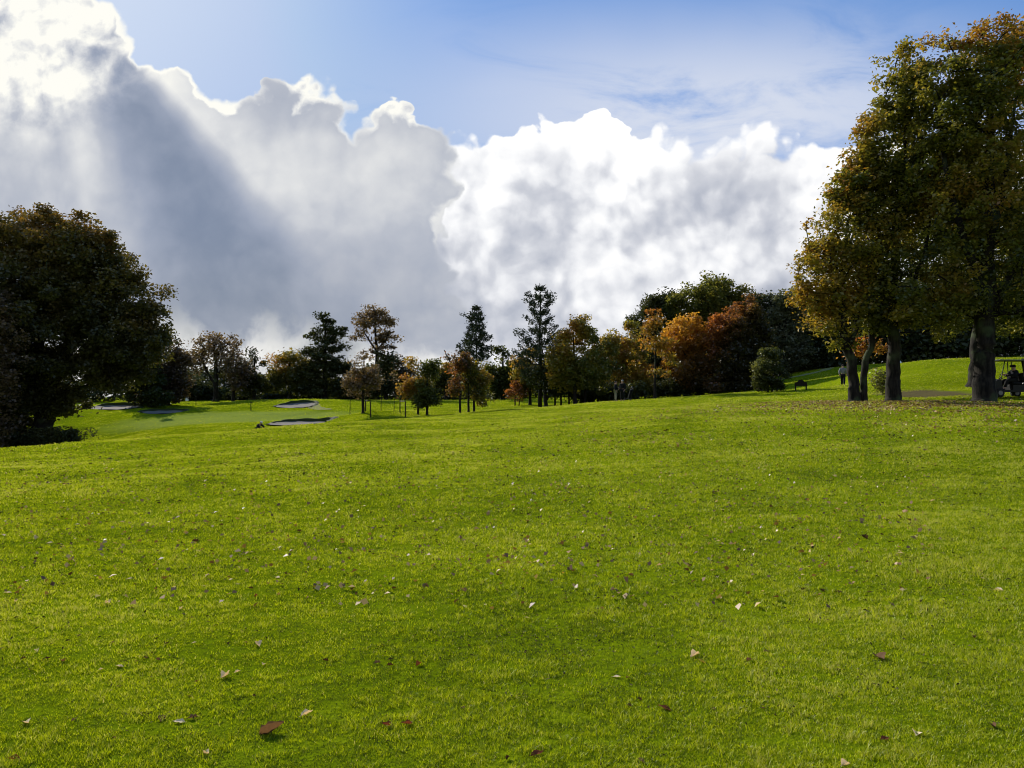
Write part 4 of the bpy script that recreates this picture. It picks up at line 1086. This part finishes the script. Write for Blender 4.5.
def person(label, loc, rz, J, top, bottom, hair, cap=None, H=1.75, group=None):
    """J: joint positions in metres for a 1.75 m figure facing -Y (towards its own front)"""
    r = empty('person', loc, rz); tag(r, label, 'person', group)
    k = H / 1.75
    g = lambda n: Vector(J[n]) * k
    V_ = []; E = []; ix = {}
    def add(n, p, rad, link=None):
        V_.append((Vector(p), rad * k)); ix[n] = len(V_) - 1
        if link is not None: E.append((ix[link], ix[n]))
    add('pel', g('pel'), .125)
    add('waist', g('pel').lerp(g('chest'), .45), .115, 'pel')
    add('chest', g('chest'), .135, 'waist')
    add('neck', g('neck'), .058, 'chest')
    hd = (g('head') - g('neck')).normalized()
    fr = Vector(J.get('face', (0, -1, 0))).normalized()
    add('jaw', g('head') - hd * .035 * k + fr * .012 * k, .068, 'neck')
    add('skull', g('head') + hd * .045 * k, .088, 'jaw')
    add('top', g('head') + hd * .105 * k, .055, 'skull')
    add('nose', g('head') + fr * .105 * k, .014, 'jaw')
    for s_ in 'LR':
        add('sh' + s_, g('sh' + s_), .062, 'chest')
        add('el' + s_, g('el' + s_), .042, 'sh' + s_)
        add('wr' + s_, g('wr' + s_), .027, 'el' + s_)
        d = (g('wr' + s_) - g('el' + s_)).normalized()
        sd = d.cross(Vector((0.3, 1, 0.1))).normalized()
        palm = g('wr' + s_) + d * .055 * k
        add('pa' + s_, palm, .030, 'wr' + s_)
        for i, ln in enumerate((.062, .074, .070, .055)):
            o_ = sd * (i - 1.5) * .020 * k
            add('f%d%s' % (i, s_), palm + o_ + d * .04 * k, .0095, 'pa' + s_)
            add('t%d%s' % (i, s_), palm + o_ + (d * (.04 + ln * .75) + fr * ln * .45) * k, .0085, 'f%d%s' % (i, s_))
        add('th' + s_, g('wr' + s_) + (d * .03 + sd * -.045 + fr * .01) * k, .011, 'wr' + s_)
        add('tt' + s_, g('wr' + s_) + (d * .065 + sd * -.055 + fr * .03) * k, .0095, 'th' + s_)
        add('hi' + s_, g('hi' + s_), .088, 'pel')
        add('kn' + s_, g('kn' + s_), .058, 'hi' + s_)
        mid = g('kn' + s_).lerp(g('an' + s_), .3)
        add('ca' + s_, mid, .058, 'kn' + s_)
        add('an' + s_, g('an' + s_), .038, 'ca' + s_)
        add('to' + s_, g('an' + s_) + Vector(J.get('toe' + s_, (0, -.16, -.045))) * k, .036, 'an' + s_)
    skinned('body', V_, E, M_SKIN, r)
    # clothes follow the same bones a little larger
    def sub(names, grow_, links, nm, m_, ends=None):
        vs = [(V_[ix[n]][0], V_[ix[n]][1] + grow_) for n in names]
        for a, b, f, rad in (ends or []):
            vs.append((V_[ix[a]][0].lerp(V_[ix[b]][0], f), rad * k))
        skinned(nm, vs, links, m_, r)
    names = ['chest', 'waist', 'pel', 'shL', 'elL', 'shR', 'elR']
    L_ = [(0, 1), (1, 2), (0, 3), (3, 4), (0, 5), (5, 6), (4, 7), (6, 8), (0, 9)]
    sub(names, .040, L_, 'jacket', top, [('elL', 'wrL', .92, .052), ('elR', 'wrR', .92, .052), ('chest', 'neck', .75, .090)])
    names = ['pel', 'hiL', 'knL', 'caL', 'hiR', 'knR', 'caR']
    L_ = [(0, 1), (1, 2), (2, 3), (0, 4), (4, 5), (5, 6), (3, 7), (6, 8)]
    sub(names, .034, L_, 'trousers', bottom, [('caL', 'anL', .9, .070), ('caR', 'anR', .9, .070)])
    for s_ in 'LR':
        skinned('shoe', [(V_[ix['an' + s_]][0] + Vector((0, .03, -.035)) * k, .045 * k), (V_[ix['to' + s_]][0], .042 * k)], [(0, 1)], M_BLACK, r, lv=1)
    up = hd
    c_ = g('head') + up * .065 * k - fr * .022 * k
    rot = up.to_track_quat('Z', 'Y').to_matrix().to_4x4()
    MB().ball(c_, (.097 * k, .104 * k, .086 * k), M=rot).build('hair', hair, r, True)
    sdv = up.cross(fr).normalized()
    for s_ in (-1, 1):
        MB().ball(g('head') + fr * .082 * k + sdv * s_ * .032 * k + up * .028 * k, .011 * k, 6, 5).build('eye', M_EYE, r, True)
    if cap:
        mb = MB().ball(g('head') + up * .085 * k, (.105 * k, .112 * k, .075 * k), M=rot)
        mb.tube([g('head') + up * .085 * k + fr * .06 * k, g('head') + up * .075 * k + fr * .175 * k], [.07 * k, .045 * k], 8)
        mb.build('cap', cap, r, True)
    return r
ST_ = dict(pel=(0, 0, .96), chest=(0, -.01, 1.28), neck=(0, 0, 1.47), head=(0, -.02, 1.60), shL=(.19, 0, 1.41), shR=(-.19, 0, 1.41), elL=(.25, .02, 1.12), elR=(-.25, .02, 1.12),
           wrL=(.24, -.10, .90), wrR=(-.24, -.10, .90), hiL=(.09, 0, .90), hiR=(-.09, 0, .90), knL=(.11, -.01, .50), knR=(-.11, -.01, .50), anL=(.12, .02, .09), anR=(-.12, .02, .09))
def pose(**k):
    d = dict(ST_); d.update(k); return d
# two people talking by the trees
p = foot(615.5, 60)
person('person in dark jacket and pale khaki trousers, left of the standing pair', p, R(75), pose(wrL=(.12, -.30, 1.05), knR=(-.12, -.06, .50), anR=(-.13, -.06, .09)), M_NAVY, M_KHAKI, M_HAIR, H=1.72)
p = row_depth(622.5, 401.0, 30)
person('grey haired person in dark clothes, right of the standing pair', p, R(-40), pose(wrR=(-.15, -.28, 1.0), knL=(.13, -.05, .5)), M_CHAR, M_CHAR, M_GHAIR, H=1.80)
# walking golfer on the slope
p = foot(843.2, 58)
person('person in light top and dark trousers walking on the slope left of the forked tree', p, R(150), pose(hiL=(.09, 0, .89), knL=(.10, -.20, .52), anL=(.11, -.30, .10), knR=(-.10, .10, .49), anR=(-.11, .32, .13), toeR=(0, -.12, -.10), wrL=(.24, .16, .95), elL=(.25, .12, 1.13), wrR=(-.24, -.22, .98), elR=(-.25, -.05, 1.12)),
       M_GREY, M_CHAR, M_HAIR, H=1.78)
# crouching golfer by the long bunker
p = row_depth(259, 434.0, 44)
person('person in dark clothes and pale cap crouching beside the long bunker', p, R(60), pose(pel=(0, .18, .40), chest=(0, -.04, .66), neck=(0, -.16, .80), head=(0, -.24, .90), shL=(.19, -.10, .76), shR=(-.19, -.10, .76), elL=(.24, -.30, .58), elR=(-.24, -.30, .58), wrL=(.15, -.48, .42), wrR=(-.15, -.48, .42),
       hiL=(.10, .14, .38), hiR=(-.10, .14, .38), knL=(.17, -.24, .52), knR=(-.17, -.24, .50), anL=(.13, -.06, .09), anR=(-.13, -.06, .09), face=(0, -1, -.4)), M_NAVY, M_CHAR, M_HAIR, cap=M_PALE)

def golf_bag(loc, rz, tilt, label, group=None):
    r = empty('golf_bag', loc, rz); tag(r, label, 'golf bag', group)
    Mx = Matrix.Rotation(tilt, 4, 'X')
    mb = MB()
    mb.tube([Mx @ Vector((0, 0, z)) for z in (.02, .05, .45, .80, .84)], [.12, .13, .12, .135, .125], 12)
    mb.build('bag_body', M_NAVY, r, True)
    mb = MB().box(Mx @ Vector((0, -.15, .30)), (.17, .08, .34), rx=tilt, bev=.02); mb.build('pocket', M_BLACK, r)
    for i in range(6):
        a = i * 1.05
        b_ = Mx @ Vector((math.cos(a) * .06, math.sin(a) * .06, .80)); t_ = Mx @ Vector((math.cos(a) * .08, math.sin(a) * .08, 1.02 + .03 * (i % 3)))
        c = MB().tube([b_, t_], .006, 5); c.ball(t_, (.035, .05, .03), 6, 5); c.build('club', M_METAL if i % 2 else M_BLACK, r, True)
    return r
def trolley(loc, rz, label, blabel):
    r = empty('golf_trolley', loc, rz); tag(r, label, 'trolley')
    MB().tube([(0, -.35, .14), (0, .05, .55), (0, .30, 1.0)], .016, 6).build('frame', M_BLACK, r)
    MB().tube([(-.10, .30, 1.0), (.10, .30, 1.0)], .018, 6).build('handle', M_RUB, r)
    MB().tube([(-.30, -.25, .15), (.30, -.25, .15)], .012, 6).build('axle', M_METAL, r)
    for x_, y_ in ((-.30, -.25), (.30, -.25), (0, .25)):
        w_ = MB().tube([(x_ - .03, y_, .15), (x_ + .03, y_, .15)], .15, 16).build('wheel', M_RUB, r)
        MB().tube([(x_ - .035, y_, .15), (x_ + .035, y_, .15)], .07, 10).build('hub', M_METAL, w_)
    golf_bag(Vector(loc) + Vector((0, -.18, .16)), rz, R(-28), blabel)
p = row_depth(761, 391.8, 40); trolley(p, R(100), 'dark two-wheeled golf trolley parked at the left foot of the round shrub', 'dark golf bag on the trolley beside the round shrub')
p = row_depth(629, 400.4, 40); trolley(p, R(200), 'golf trolley standing right of the pair of people', 'dark golf bag on the trolley right of the pair of people')
p = row_depth(264.5, 434, 44); golf_bag(p + Vector((0, 0, .12)), R(-80), R(-82), 'dark golf bag lying on the grass right of the crouching person')

# ---------------------------------------------------------------- golf buggy at the right edge
p = row_depth(1008, 397.5, 28)
cart = empty('golf_buggy', p, R(4)); tag(cart, 'dark roofed golf buggy parked behind the thickest trunk', 'golf buggy')
MB().poly([(x_, y_, z_) for y_ in (-.56, .56) for x_, z_ in ((-1.22, .34), (-1.20, .62), (-1.02, .86), (-.78, .92), (-.70, .40), (-.18, .36), (-.16, .62), (.42, .64), (.50, .88), (1.15, .80), (1.24, .40), (.9, .28), (-.9, .26))],
          [tuple(range(12, -1, -1)), tuple(range(13, 26))] + [(i, (i + 1) % 13, 13 + (i + 1) % 13, 13 + i) for i in range(13)]).build('body', M_BLACK, cart)
MB().box((.12, 0, .71), (.52, 1.02, .13), bev=.04).build('seat', M_CHAR, cart)
MB().box((.40, 0, 1.02), (.10, 1.02, .42), rx=0, bev=.035).build('backrest', M_CHAR, cart)
MB().box((.10, 0, 1.86), (1.95, 1.22, .06), bev=.025).build('roof', M_ROOF, cart)
for x0, x1 in ((-.78, -.55), (.46, .42)):
    for y_ in (-.52, .52):
        MB().tube([(x0, y_, .85), (x1, y_, 1.84)], .022, 8).build('roof_post', M_BLACK, cart)
for y_ in (-.5, .5): MB().tube([(.66, y_, .82), (.62, y_, 1.84)], .018, 8).build('roof_post', M_BLACK, cart)
for x_ in (-.86, .82):
    for y_ in (-.50, .50):
        w_ = MB().tube([(x_, y_ - .10, .23), (x_, y_ - .08, .23), (x_, y_ + .08, .23), (x_, y_ + .10, .23)], [.19, .23, .23, .19], 20)
        w_ = w_.build('wheel', M_RUB, cart, True)
        MB().tube([(x_, y_ - .11, .23), (x_, y_ + .11, .23)], .115, 14).build('rim', M_METAL, w_)
MB().tube([(-.72, -.25, .88), (-.48, -.25, 1.08)], .02, 8).build('steering_column', M_BLACK, cart)
sw = MB(); ring = [(-.47 + .05 * math.cos(a), -.25 + .18 * math.sin(a), 1.10 + .16 * math.cos(a)) for a in [i * math.pi / 8 for i in range(17)]]
sw.tube(ring, .014, 6, cap=False); sw.build('steering_wheel', M_BLACK, cart)
MB().box((.80, 0, .98), (.42, .92, .26), bev=.03).build('bag_well', M_BLACK, cart)
MB().box((-1.20, -.40, .60), (.06, .16, .10), bev=.02).build('headlight', M_WHITE, cart)
MB().box((-1.20, .40, .60), (.06, .16, .10), bev=.02).build('headlight', M_WHITE, cart)
golf_bag(p + Matrix.Rotation(R(4), 3, 'Z') @ Vector((.82, -.22, 1.10)), R(94), R(-8), 'dark golf bag standing in the back of the buggy')
seat_p = p + Matrix.Rotation(R(4), 3, 'Z') @ Vector((.12, -.25, 0))
person('person in dark clothes sitting at the wheel of the golf buggy', seat_p, R(-86), pose(pel=(0, .02, .88), chest=(0, .04, 1.20), neck=(0, .04, 1.38), head=(0, .01, 1.50), shL=(.20, .03, 1.32), shR=(-.20, .03, 1.32), elL=(.22, -.18, 1.10), elR=(-.22, -.18, 1.10),
       wrL=(.10, -.44, 1.14), wrR=(-.10, -.44, 1.14), hiL=(.10, -.04, .86), hiR=(-.10, -.04, .86), knL=(.14, -.46, .86), knR=(-.14, -.46, .86), anL=(.14, -.60, .47), anR=(-.14, -.60, .47)), M_NAVY, M_CHAR, M_HAIR, cap=M_CHAR, H=1.75)

# ---------------------------------------------------------------- tee board on the slope
p = row_depth(801, 390.5, 45)
tb = empty('tee_board', p, R(-6)); tag(tb, 'low dark wooden board with arched top on two legs, right of the round shrub', 'board')
w2 = .44
arc = [(-w2, .34), (-w2, .60)] + [(-w2 * .55 + .0, .64)] + [(w2 * .5 * math.cos(a), .64 + .16 * math.sin(a)) for a in [math.pi * (1 - i / 8) for i in range(1, 8)]] + [(w2 * .55, .64), (w2, .60), (w2, .34)]
n_ = len(arc)
MB().poly([(a, y_, b) for y_ in (-.035, .035) for a, b in arc], [tuple(range(n_)), tuple(range(2 * n_ - 1, n_ - 1, -1))] + [((i + 1) % n_, i, n_ + i, n_ + (i + 1) % n_) for i in range(n_)]).build('board', M_WOOD, tb)
for x_ in (-.38, .38): MB().box((x_, 0, .12), (.09, .09, .52), bev=.01).build('leg', M_WOOD, tb)

# ---------------------------------------------------------------- marker posts, stakes, cone
def post(name, label, cat, px, row, h_px, w, m_, group=None, near=20, cap_=None):
    q = row_depth(px, row, near, near=False)
    hh = h_px * q.y / F
    r = empty(name, q); tag(r, label, cat, group)
    MB().tube([(0, 0, -.1), (0, 0, hh * .5), (0, 0, hh)], [w, w * .95, w * .85], 8).build('post', m_, r)
    if cap_: MB().ball((0, 0, hh), (w * 1.6, w * 1.6, w * 1.4), 8, 6).build('cap', cap_, r, True)
    return r
post('marker_post', 'thin dark marker post standing on the left edge of the green', 'post', 196, 405, 8, .05, M_POST, near=60, cap_=M_POST)
post('marker_post', 'thin dark marker post in the middle of the green', 'post', 251, 410.5, 8, .05, M_POST, near=60, cap_=M_POST)
q = row_depth(187, 403, 70, near=False)
r_ = empty('marker_board', q, R(10)); tag(r_, 'small white marker board at the foot of the belt, left of the green', 'board')
MB().box((0, 0, .55), (.42, .04, .5), bev=.01).build('panel', M_WHITE, r_)
for x_ in (-.15, .15): MB().box((x_, .035, .2), (.05, .03, .6)).build('leg', M_POST, r_)
q = row_depth(900, 366.6, 60); r_ = empty('marker_cone', q); tag(r_, 'small white cone standing on the crest right of the straight trunk', 'cone')
MB().tube([(0, 0, 0), (0, 0, .05), (0, 0, .05), (0, 0, .45), (0, 0, .62)], [.30, .30, .24, .17, .05], 14).build('cone', M_WHITE, r_, True)
q = row_depth(320, 399.5, 85, near=False); r_ = empty('litter_bin', q); tag(r_, 'small dark bin on a post beside the pale path below the belt', 'bin')
MB().tube([(0, 0, .30), (0, 0, .34), (0, 0, .86), (0, 0, .92)], [.20, .24, .27, .20], 14).build('bin_body', M_BLACK, r_, True)
MB().box((0, 0, .15), (.12, .12, .34)).build('post', M_BLACK, r_)
for sgn, (pa, pb, lb) in enumerate([((370.5, 417), (365.5, 412), 'pair of dark stakes joined by a rail, right of the small brown tree'), ((405.5, 417.5), (400, 412), 'pair of dark stakes joined by a rail, left of the green and orange pair')]):
    A = row_depth(pa[0], pa[1], 40); B = Vector(foot(pb[0], A.y + 4.2))
    r_ = empty('stake_frame', A); tag(r_, lb, 'stakes', 'staked frame on the fairway')
    h_ = 15.5 * A.y / F
    for q in (A, B):
        MB().tube([q - A + Vector((0, 0, -.2)), q - A + Vector((0, 0, h_))], [.055, .045], 7).build('stake', M_POST, r_)
    MB().box(((B - A) / 2 + Vector((0, 0, h_ * .93))), (.05, (B - A).length - .12, .09), rz=math.atan2(-(B - A).x, (B - A).y)).build('rail', M_POST, r_)
# pale rail fence with white panels, far behind the middle trees
q = row_depth(498, 402, 85, near=False)
fy = 110.0; z_ = gz(at(498, 400, fy).x, fy)
fc = empty('rail_fence', (at(498, 400, fy).x, fy, z_)); tag(fc, 'far-off pale rail fence with white panels left of the tall pine', 'fence')
zt = at(498, 384, fy).z - z_
for i in range(7):
    MB().box(((i - 3) * 1.3, 0, zt / 2 - .1), (.10, .10, zt + .2)).build('post', M_POST, fc)
for zz in (zt, zt * .55): MB().box((0, -.08, zz), (8.2, .05, .12)).build('rail', M_PALE, fc)
for x_, w_, hh in ((-1.2, .55, .7), (.2, .5, .85), (.95, .5, .85)): MB().box((x_, -.14, zt * .78 + .1), (w_, .05, hh), bev=.01).build('panel', M_WHITE, fc)

# ---------------------------------------------------------------- paths
pm, t = mat('worn_path'); geo = t.new('ShaderNodeNewGeometry'); nn = t.noise(geo.outputs['Position'], 1.6, 5, .65)
pp = t.new('ShaderNodeBsdfDiffuse'); t.put(pp.inputs[0], t.mix(nn, (0.16, .17, .05), (.27, .26, .13))); finish(t, pp.outputs[0])
def path(label, pts, wd):
    P_ = [Vector((a, b, 0)) for a, b in pts]; out_ = []
    for i in range(len(P_) - 1):
        m_ = max(2, int((P_[i + 1] - P_[i]).length / .5))
        out_ += [P_[i].lerp(P_[i + 1], j / m_) for j in range(m_)]
    out_.append(P_[-1]); vs = []; fs = []
    for i, q in enumerate(out_):
        d = (out_[min(i + 1, len(out_) - 1)] - out_[max(i - 1, 0)]).normalized(); nrm = Vector((-d.y, d.x, 0))
        for j in range(5):
            w_ = wd * (.85 + .3 * vnoise(q.x, q.y, 3)) * (j - 2) / 4
            X, Y = q.x + nrm.x * w_, q.y + nrm.y * w_
            vs.append((X, Y, gz(X, Y) + .03))
    for i in range(len(out_) - 1):
        for j in range(4): a = i * 5 + j; fs.append((a, a + 5, a + 6, a + 1))
    o = MB().poly(vs, fs).build('path', pm, smooth=True); tag(o, label, kind='structure')
def pxs(L): return [(row_depth(a, b, 45, near=False).x, row_depth(a, b, 45, near=False).y) for a, b in L]
path('pale worn path climbing the bank before the wood', pxs([(742, 386.5), (770, 382), (800, 376), (825, 370.5), (846, 367)]), 1.3)
path('pale path running down from the far belt to the green', pxs([(300, 402), (309, 405), (316, 408), (326, 410)]), 1.6)

# ---------------------------------------------------------------- fallen leaves
def dry(name, c):
    m, t = mat(name)
    tc_ = t.new('ShaderNodeTexCoord'); n = t.noise(tc_.outputs['Object'], 5.0, 4, .6)
    cc = t.mix(n, tuple(x * .55 for x in c), tuple(min(1, x * 1.45) for x in c))
    d = t.new('ShaderNodeBsdfDiffuse'); t.put(d.inputs[0], cc)
    tr = t.new('ShaderNodeBsdfTranslucent'); t.put(tr.inputs[0], t.mix(1.0, cc, (1.3, 1.0, .6), blend='MULTIPLY'))
    mx = t.new('ShaderNodeMixShader'); mx.inputs[0].default_value = .3
    t.put(mx.inputs[1], d.outputs[0]); t.put(mx.inputs[2], tr.outputs[0]); finish(t, mx.outputs[0]); return m
LM = {'brown': dry('dry_leaf_brown', (.15, .092, .05)), 'dark': dry('dry_leaf_dark', (.06, .035, .018)),
      'pale': dry('dry_leaf_pale', (.72, .58, .38)), 'red': dry('dry_leaf_red', (.17, .055, .028)), 'yellow': dry('dry_leaf_yellow', (.5, .33, .05))}
def leaf_mesh(seed, curl):
    rg = random.Random(seed)
    vs = []; fs = []
    prof = [0.0, .30, .44, .40, .46, .30, .12, 0.0]
    nseg = len(prof)
    for i, w_ in enumerate(prof):
        x_ = -.5 + i / (nseg - 1)
        w_ *= .68 + rg.random() * .55
        for j in (-1, -.5, 0, .5, 1):
            z_ = curl * (abs(j) ** 1.5) * w_ * 1.0 + curl * .5 * (x_ + .1) ** 2 + rg.uniform(-.05, .05)
            vs.append((x_, j * w_ * .62, z_))
    for i in range(nseg - 1):
        for j in range(4): a = i * 5 + j; fs.append((a, a + 5, a + 6, a + 1))
    mb = MB().poly(vs, fs)
    mb.tube([(-.5, 0, curl * .08), (-.68, .03, .02)], .012, 4)
    return mb
protos = {}
for kname in LM:
    for v_ in range(3):
        mb = leaf_mesh(v_ + 3 * len(protos), (.25, .55, .9)[v_])
        me = bpy.data.meshes.new('fallen_leaf'); me.from_pydata(mb.v, [], mb.f); me.materials.append(LM[kname])
        me.polygons.foreach_set('use_smooth', [True] * len(me.polygons)); me.update()
        protos[(kname, v_)] = me
def put_leaf(px, row, kname, size_px, label, group=None, v_=None, rgn=random.Random(9)):
    q = row_depth(px, row, 2.3, 40)
    o = bpy.data.objects.new('fallen_leaf', protos[(kname, rgn.randrange(3) if v_ is None else v_)]); col.objects.link(o)
    s_ = size_px * q.y / F
    o.location = q + Vector((0, 0, .006)); o.scale = (s_, s_, s_)
    o.rotation_euler = (rgn.uniform(-.22, .22), rgn.uniform(-.22, .22), rgn.uniform(0, 6.28))
    tag(o, label, 'leaf', group)
    return o
o = put_leaf(275, 733, 'brown', 25, 'largest curled brown leaf, tipped up on the near grass left of centre', v_=2)
o.rotation_euler = (R(-14), R(-16), R(20)); o.location.z += .004
o = put_leaf(388, 726, 'red', 13, 'dark red leaf, left of a touching pair near the bottom centre', v_=1)
o = put_leaf(408, 725, 'red', 13, 'dark red leaf, right of a touching pair near the bottom centre', v_=1)
put_leaf(259, 645, 'pale', 10, 'bright pale leaf alone on the grass above the largest brown leaf', v_=2)
put_leaf(227, 678, 'pale', 13, 'pale curled leaf up and left of the largest brown leaf', v_=2)
put_leaf(309, 715, 'pale', 13, 'pale leaf just above and right of the largest brown leaf', v_=1)
put_leaf(693, 657, 'pale', 12, 'pale pinkish curled leaf right of centre on the near grass', v_=2)
put_leaf(877, 659, 'brown', 19, 'wide tan leaf lying flat on the near grass at the right', v_=1)
put_leaf(912, 735, 'pale', 14, 'pale leaf near the bottom right corner', v_=1)
put_leaf(537, 754, 'red', 15, 'orange red leaf at the bottom centre of the near grass', v_=0)
put_leaf(863, 538, 'dark', 9, 'dark upright leaf standing alone on the grass right of centre', v_=2)
put_leaf(32, 723, 'pale', 11, 'white looking leaf in the bottom left corner', v_=1)
put_leaf(700, 662, 'yellow', 9, 'yellowish leaf below the pale pinkish one', v_=0)
put_leaf(663, 709, 'red', 14, 'red brown leaf in the shaded grass right of the bottom centre', v_=0)
spots = [(64, 547, 'pale', 6), (52, 543, 'pale', 7), (131, 579, 'pale', 7), (110, 604, 'pale', 8), (100, 597, 'pale', 6), (123, 667, 'pale', 9), (199, 551, 'pale', 5), (197, 542, 'dark', 7), (279, 578, 'pale', 7), (465, 607, 'pale', 7),
         (419, 666, 'red', 9), (67, 661, 'red', 9), (48, 660, 'dark', 10), (11, 593, 'pale', 8), (30, 581, 'pale', 6), (182, 722, 'pale', 12), (165, 719, 'brown', 13), (195, 719, 'brown', 10), (722, 510, 'pale', 4), (714, 493, 'dark', 6),
         (836, 592, 'dark', 9), (820, 591, 'dark', 7), (802, 590, 'dark', 8), (742, 604, 'pale', 5), (995, 591, 'pale', 9), (616, 677, 'pale', 8), (842, 767, 'pale', 12), (980, 579, 'pale', 4), (989, 728, 'brown', 11), (747, 661, 'brown', 8),
         (463, 708, 'brown', 9), (640, 762, 'brown', 10), (880, 740, 'red', 12), (378, 664, 'brown', 8), (20, 760, 'red', 12), (300, 532, 'dark', 5), (250, 560, 'dark', 5), (585, 600, 'dark', 6), (630, 576, 'brown', 6), (765, 652, 'brown', 8)]
LBL = {'pale': ('small pale dry leaf lying in the short grass', 'pale fallen leaves on the grass'), 'dark': ('small dark brown leaf lying in the short grass', 'dark fallen leaves on the grass'),
       'red': ('small reddish leaf lying in the short grass', 'reddish fallen leaves on the grass'), 'brown': ('small mid brown leaf lying in the short grass', 'brown fallen leaves on the grass'),
       'yellow': ('small yellow leaf lying in the short grass', 'yellow fallen leaves on the grass')}
for a, b, kn, sz in spots: put_leaf(a, b, kn, sz, *LBL[kn])
rl = random.Random(31)
taken = [(s_[0], s_[1]) for s_ in spots] + [(275, 733), (388, 726), (408, 725), (259, 645), (227, 678), (309, 715), (693, 657), (877, 659), (912, 735)]
nput = 0
while nput < 190:
    row = 768 - (768 - 450) * rl.random() ** .55
    px = rl.uniform(4, 1020)
    if rl.random() > (.35 + .65 * (px < 330)) : continue
    if any(abs(px - a) < 10 and abs(row - b) < 6 for a, b in taken): continue
    kn = rl.choices(['pale', 'dark', 'red', 'brown', 'yellow'], [.16, .38, .08, .34, .04])[0]
    sz = (row - 400) / 368 * rl.uniform(6, 13) * .62 + 1.1
    put_leaf(px, row, kn, sz, *LBL[kn]); taken.append((px, row)); nput += 1
# the rest of the litter: one scattered layer under and before the right-hand trees, thin elsewhere
def litter(N, fx, label, seed, m_, szr=(.05, .10), cat='leaf litter', rel=False):
    rg = np.random.default_rng(seed)
    X, Y = fx(rg, N)
    Z = ground(X, Y) + (.014 if rel else .02) + rg.random(len(X)) * (.01 if rel else .02)
    C = np.c_[X, Y, Z]
    sz_ = rg.uniform(*szr, len(X)) * (np.clip(Y / 10.0, .35, 2.0) if rel else 1)
    vv = leaf_quads(C, sz_, rg, updir=.7 if not rel else 1.5, asp=.8 if not rel else .45)
    i4 = np.arange(len(X))[:, None] * 4 + np.arange(4)
    o = mesh_np('litter_and_shade_flecks', vv, [i4], m_, attrs={'tone': np.repeat(rg.random(len(X)), 4)})
    tag(o, label, cat, kind='stuff')
lit = leaf_mat('litter_leaf', [(.07, .035, .018), (.20, .11, .04), (.34, .20, .06), (.50, .36, .14)], .15)
def f1(rg, N):
    c = [foot(852, 33), foot(893, 33), foot(984, 31)]
    i = rg.integers(0, 3, N); cx = np.array([q.x for q in c])[i]; cy = np.array([q.y for q in c])[i]
    X = cx + rg.normal(0, 3.4, N) - 1.2; Y = cy - 3.6 + rg.normal(0, 3.8, N)
    return X, Y
litter(8500, f1, 'yellow and brown fallen leaves strewn under the large right-hand trees', 3, lit)
def f2(rg, N):
    X = rg.uniform(2, 26, N); Y = 16 + 24 * rg.random(N)
    k_ = fbm(X / 3, Y / 3, 3, 8) > .48
    return X[k_], Y[k_]
litter(3800, f2, 'thinly scattered fallen leaves on the slope to the right', 4, lit, (.045, .085))
def f3(rg, N):
    Y = 5.5 * (46 / 5.5) ** (rg.random(N) ** .75); X = rg.uniform(-.8, .6, N) * Y
    return X, Y
litter(5200, f3, 'sparse small fallen leaves across the middle of the fairway', 5, lit, (.03, .062))

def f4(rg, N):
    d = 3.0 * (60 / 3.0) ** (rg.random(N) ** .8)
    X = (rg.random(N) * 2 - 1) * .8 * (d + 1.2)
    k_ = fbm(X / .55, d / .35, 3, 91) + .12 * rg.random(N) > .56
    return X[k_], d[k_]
shade_fleck = leaf_mat('tuft_shade_flecks', [(.018, .014, .008), (.035, .026, .014), (.06, .045, .02), (.22, .17, .09)], .1, .0)  # dark specks painted as the shade between grass tufts, plus pale crumbs
litter(30000, f4, 'tiny dark flecks painted as tuft shadows, with leaf crumbs, over the fairway', 12, shade_fleck, (.016, .055), rel=True)
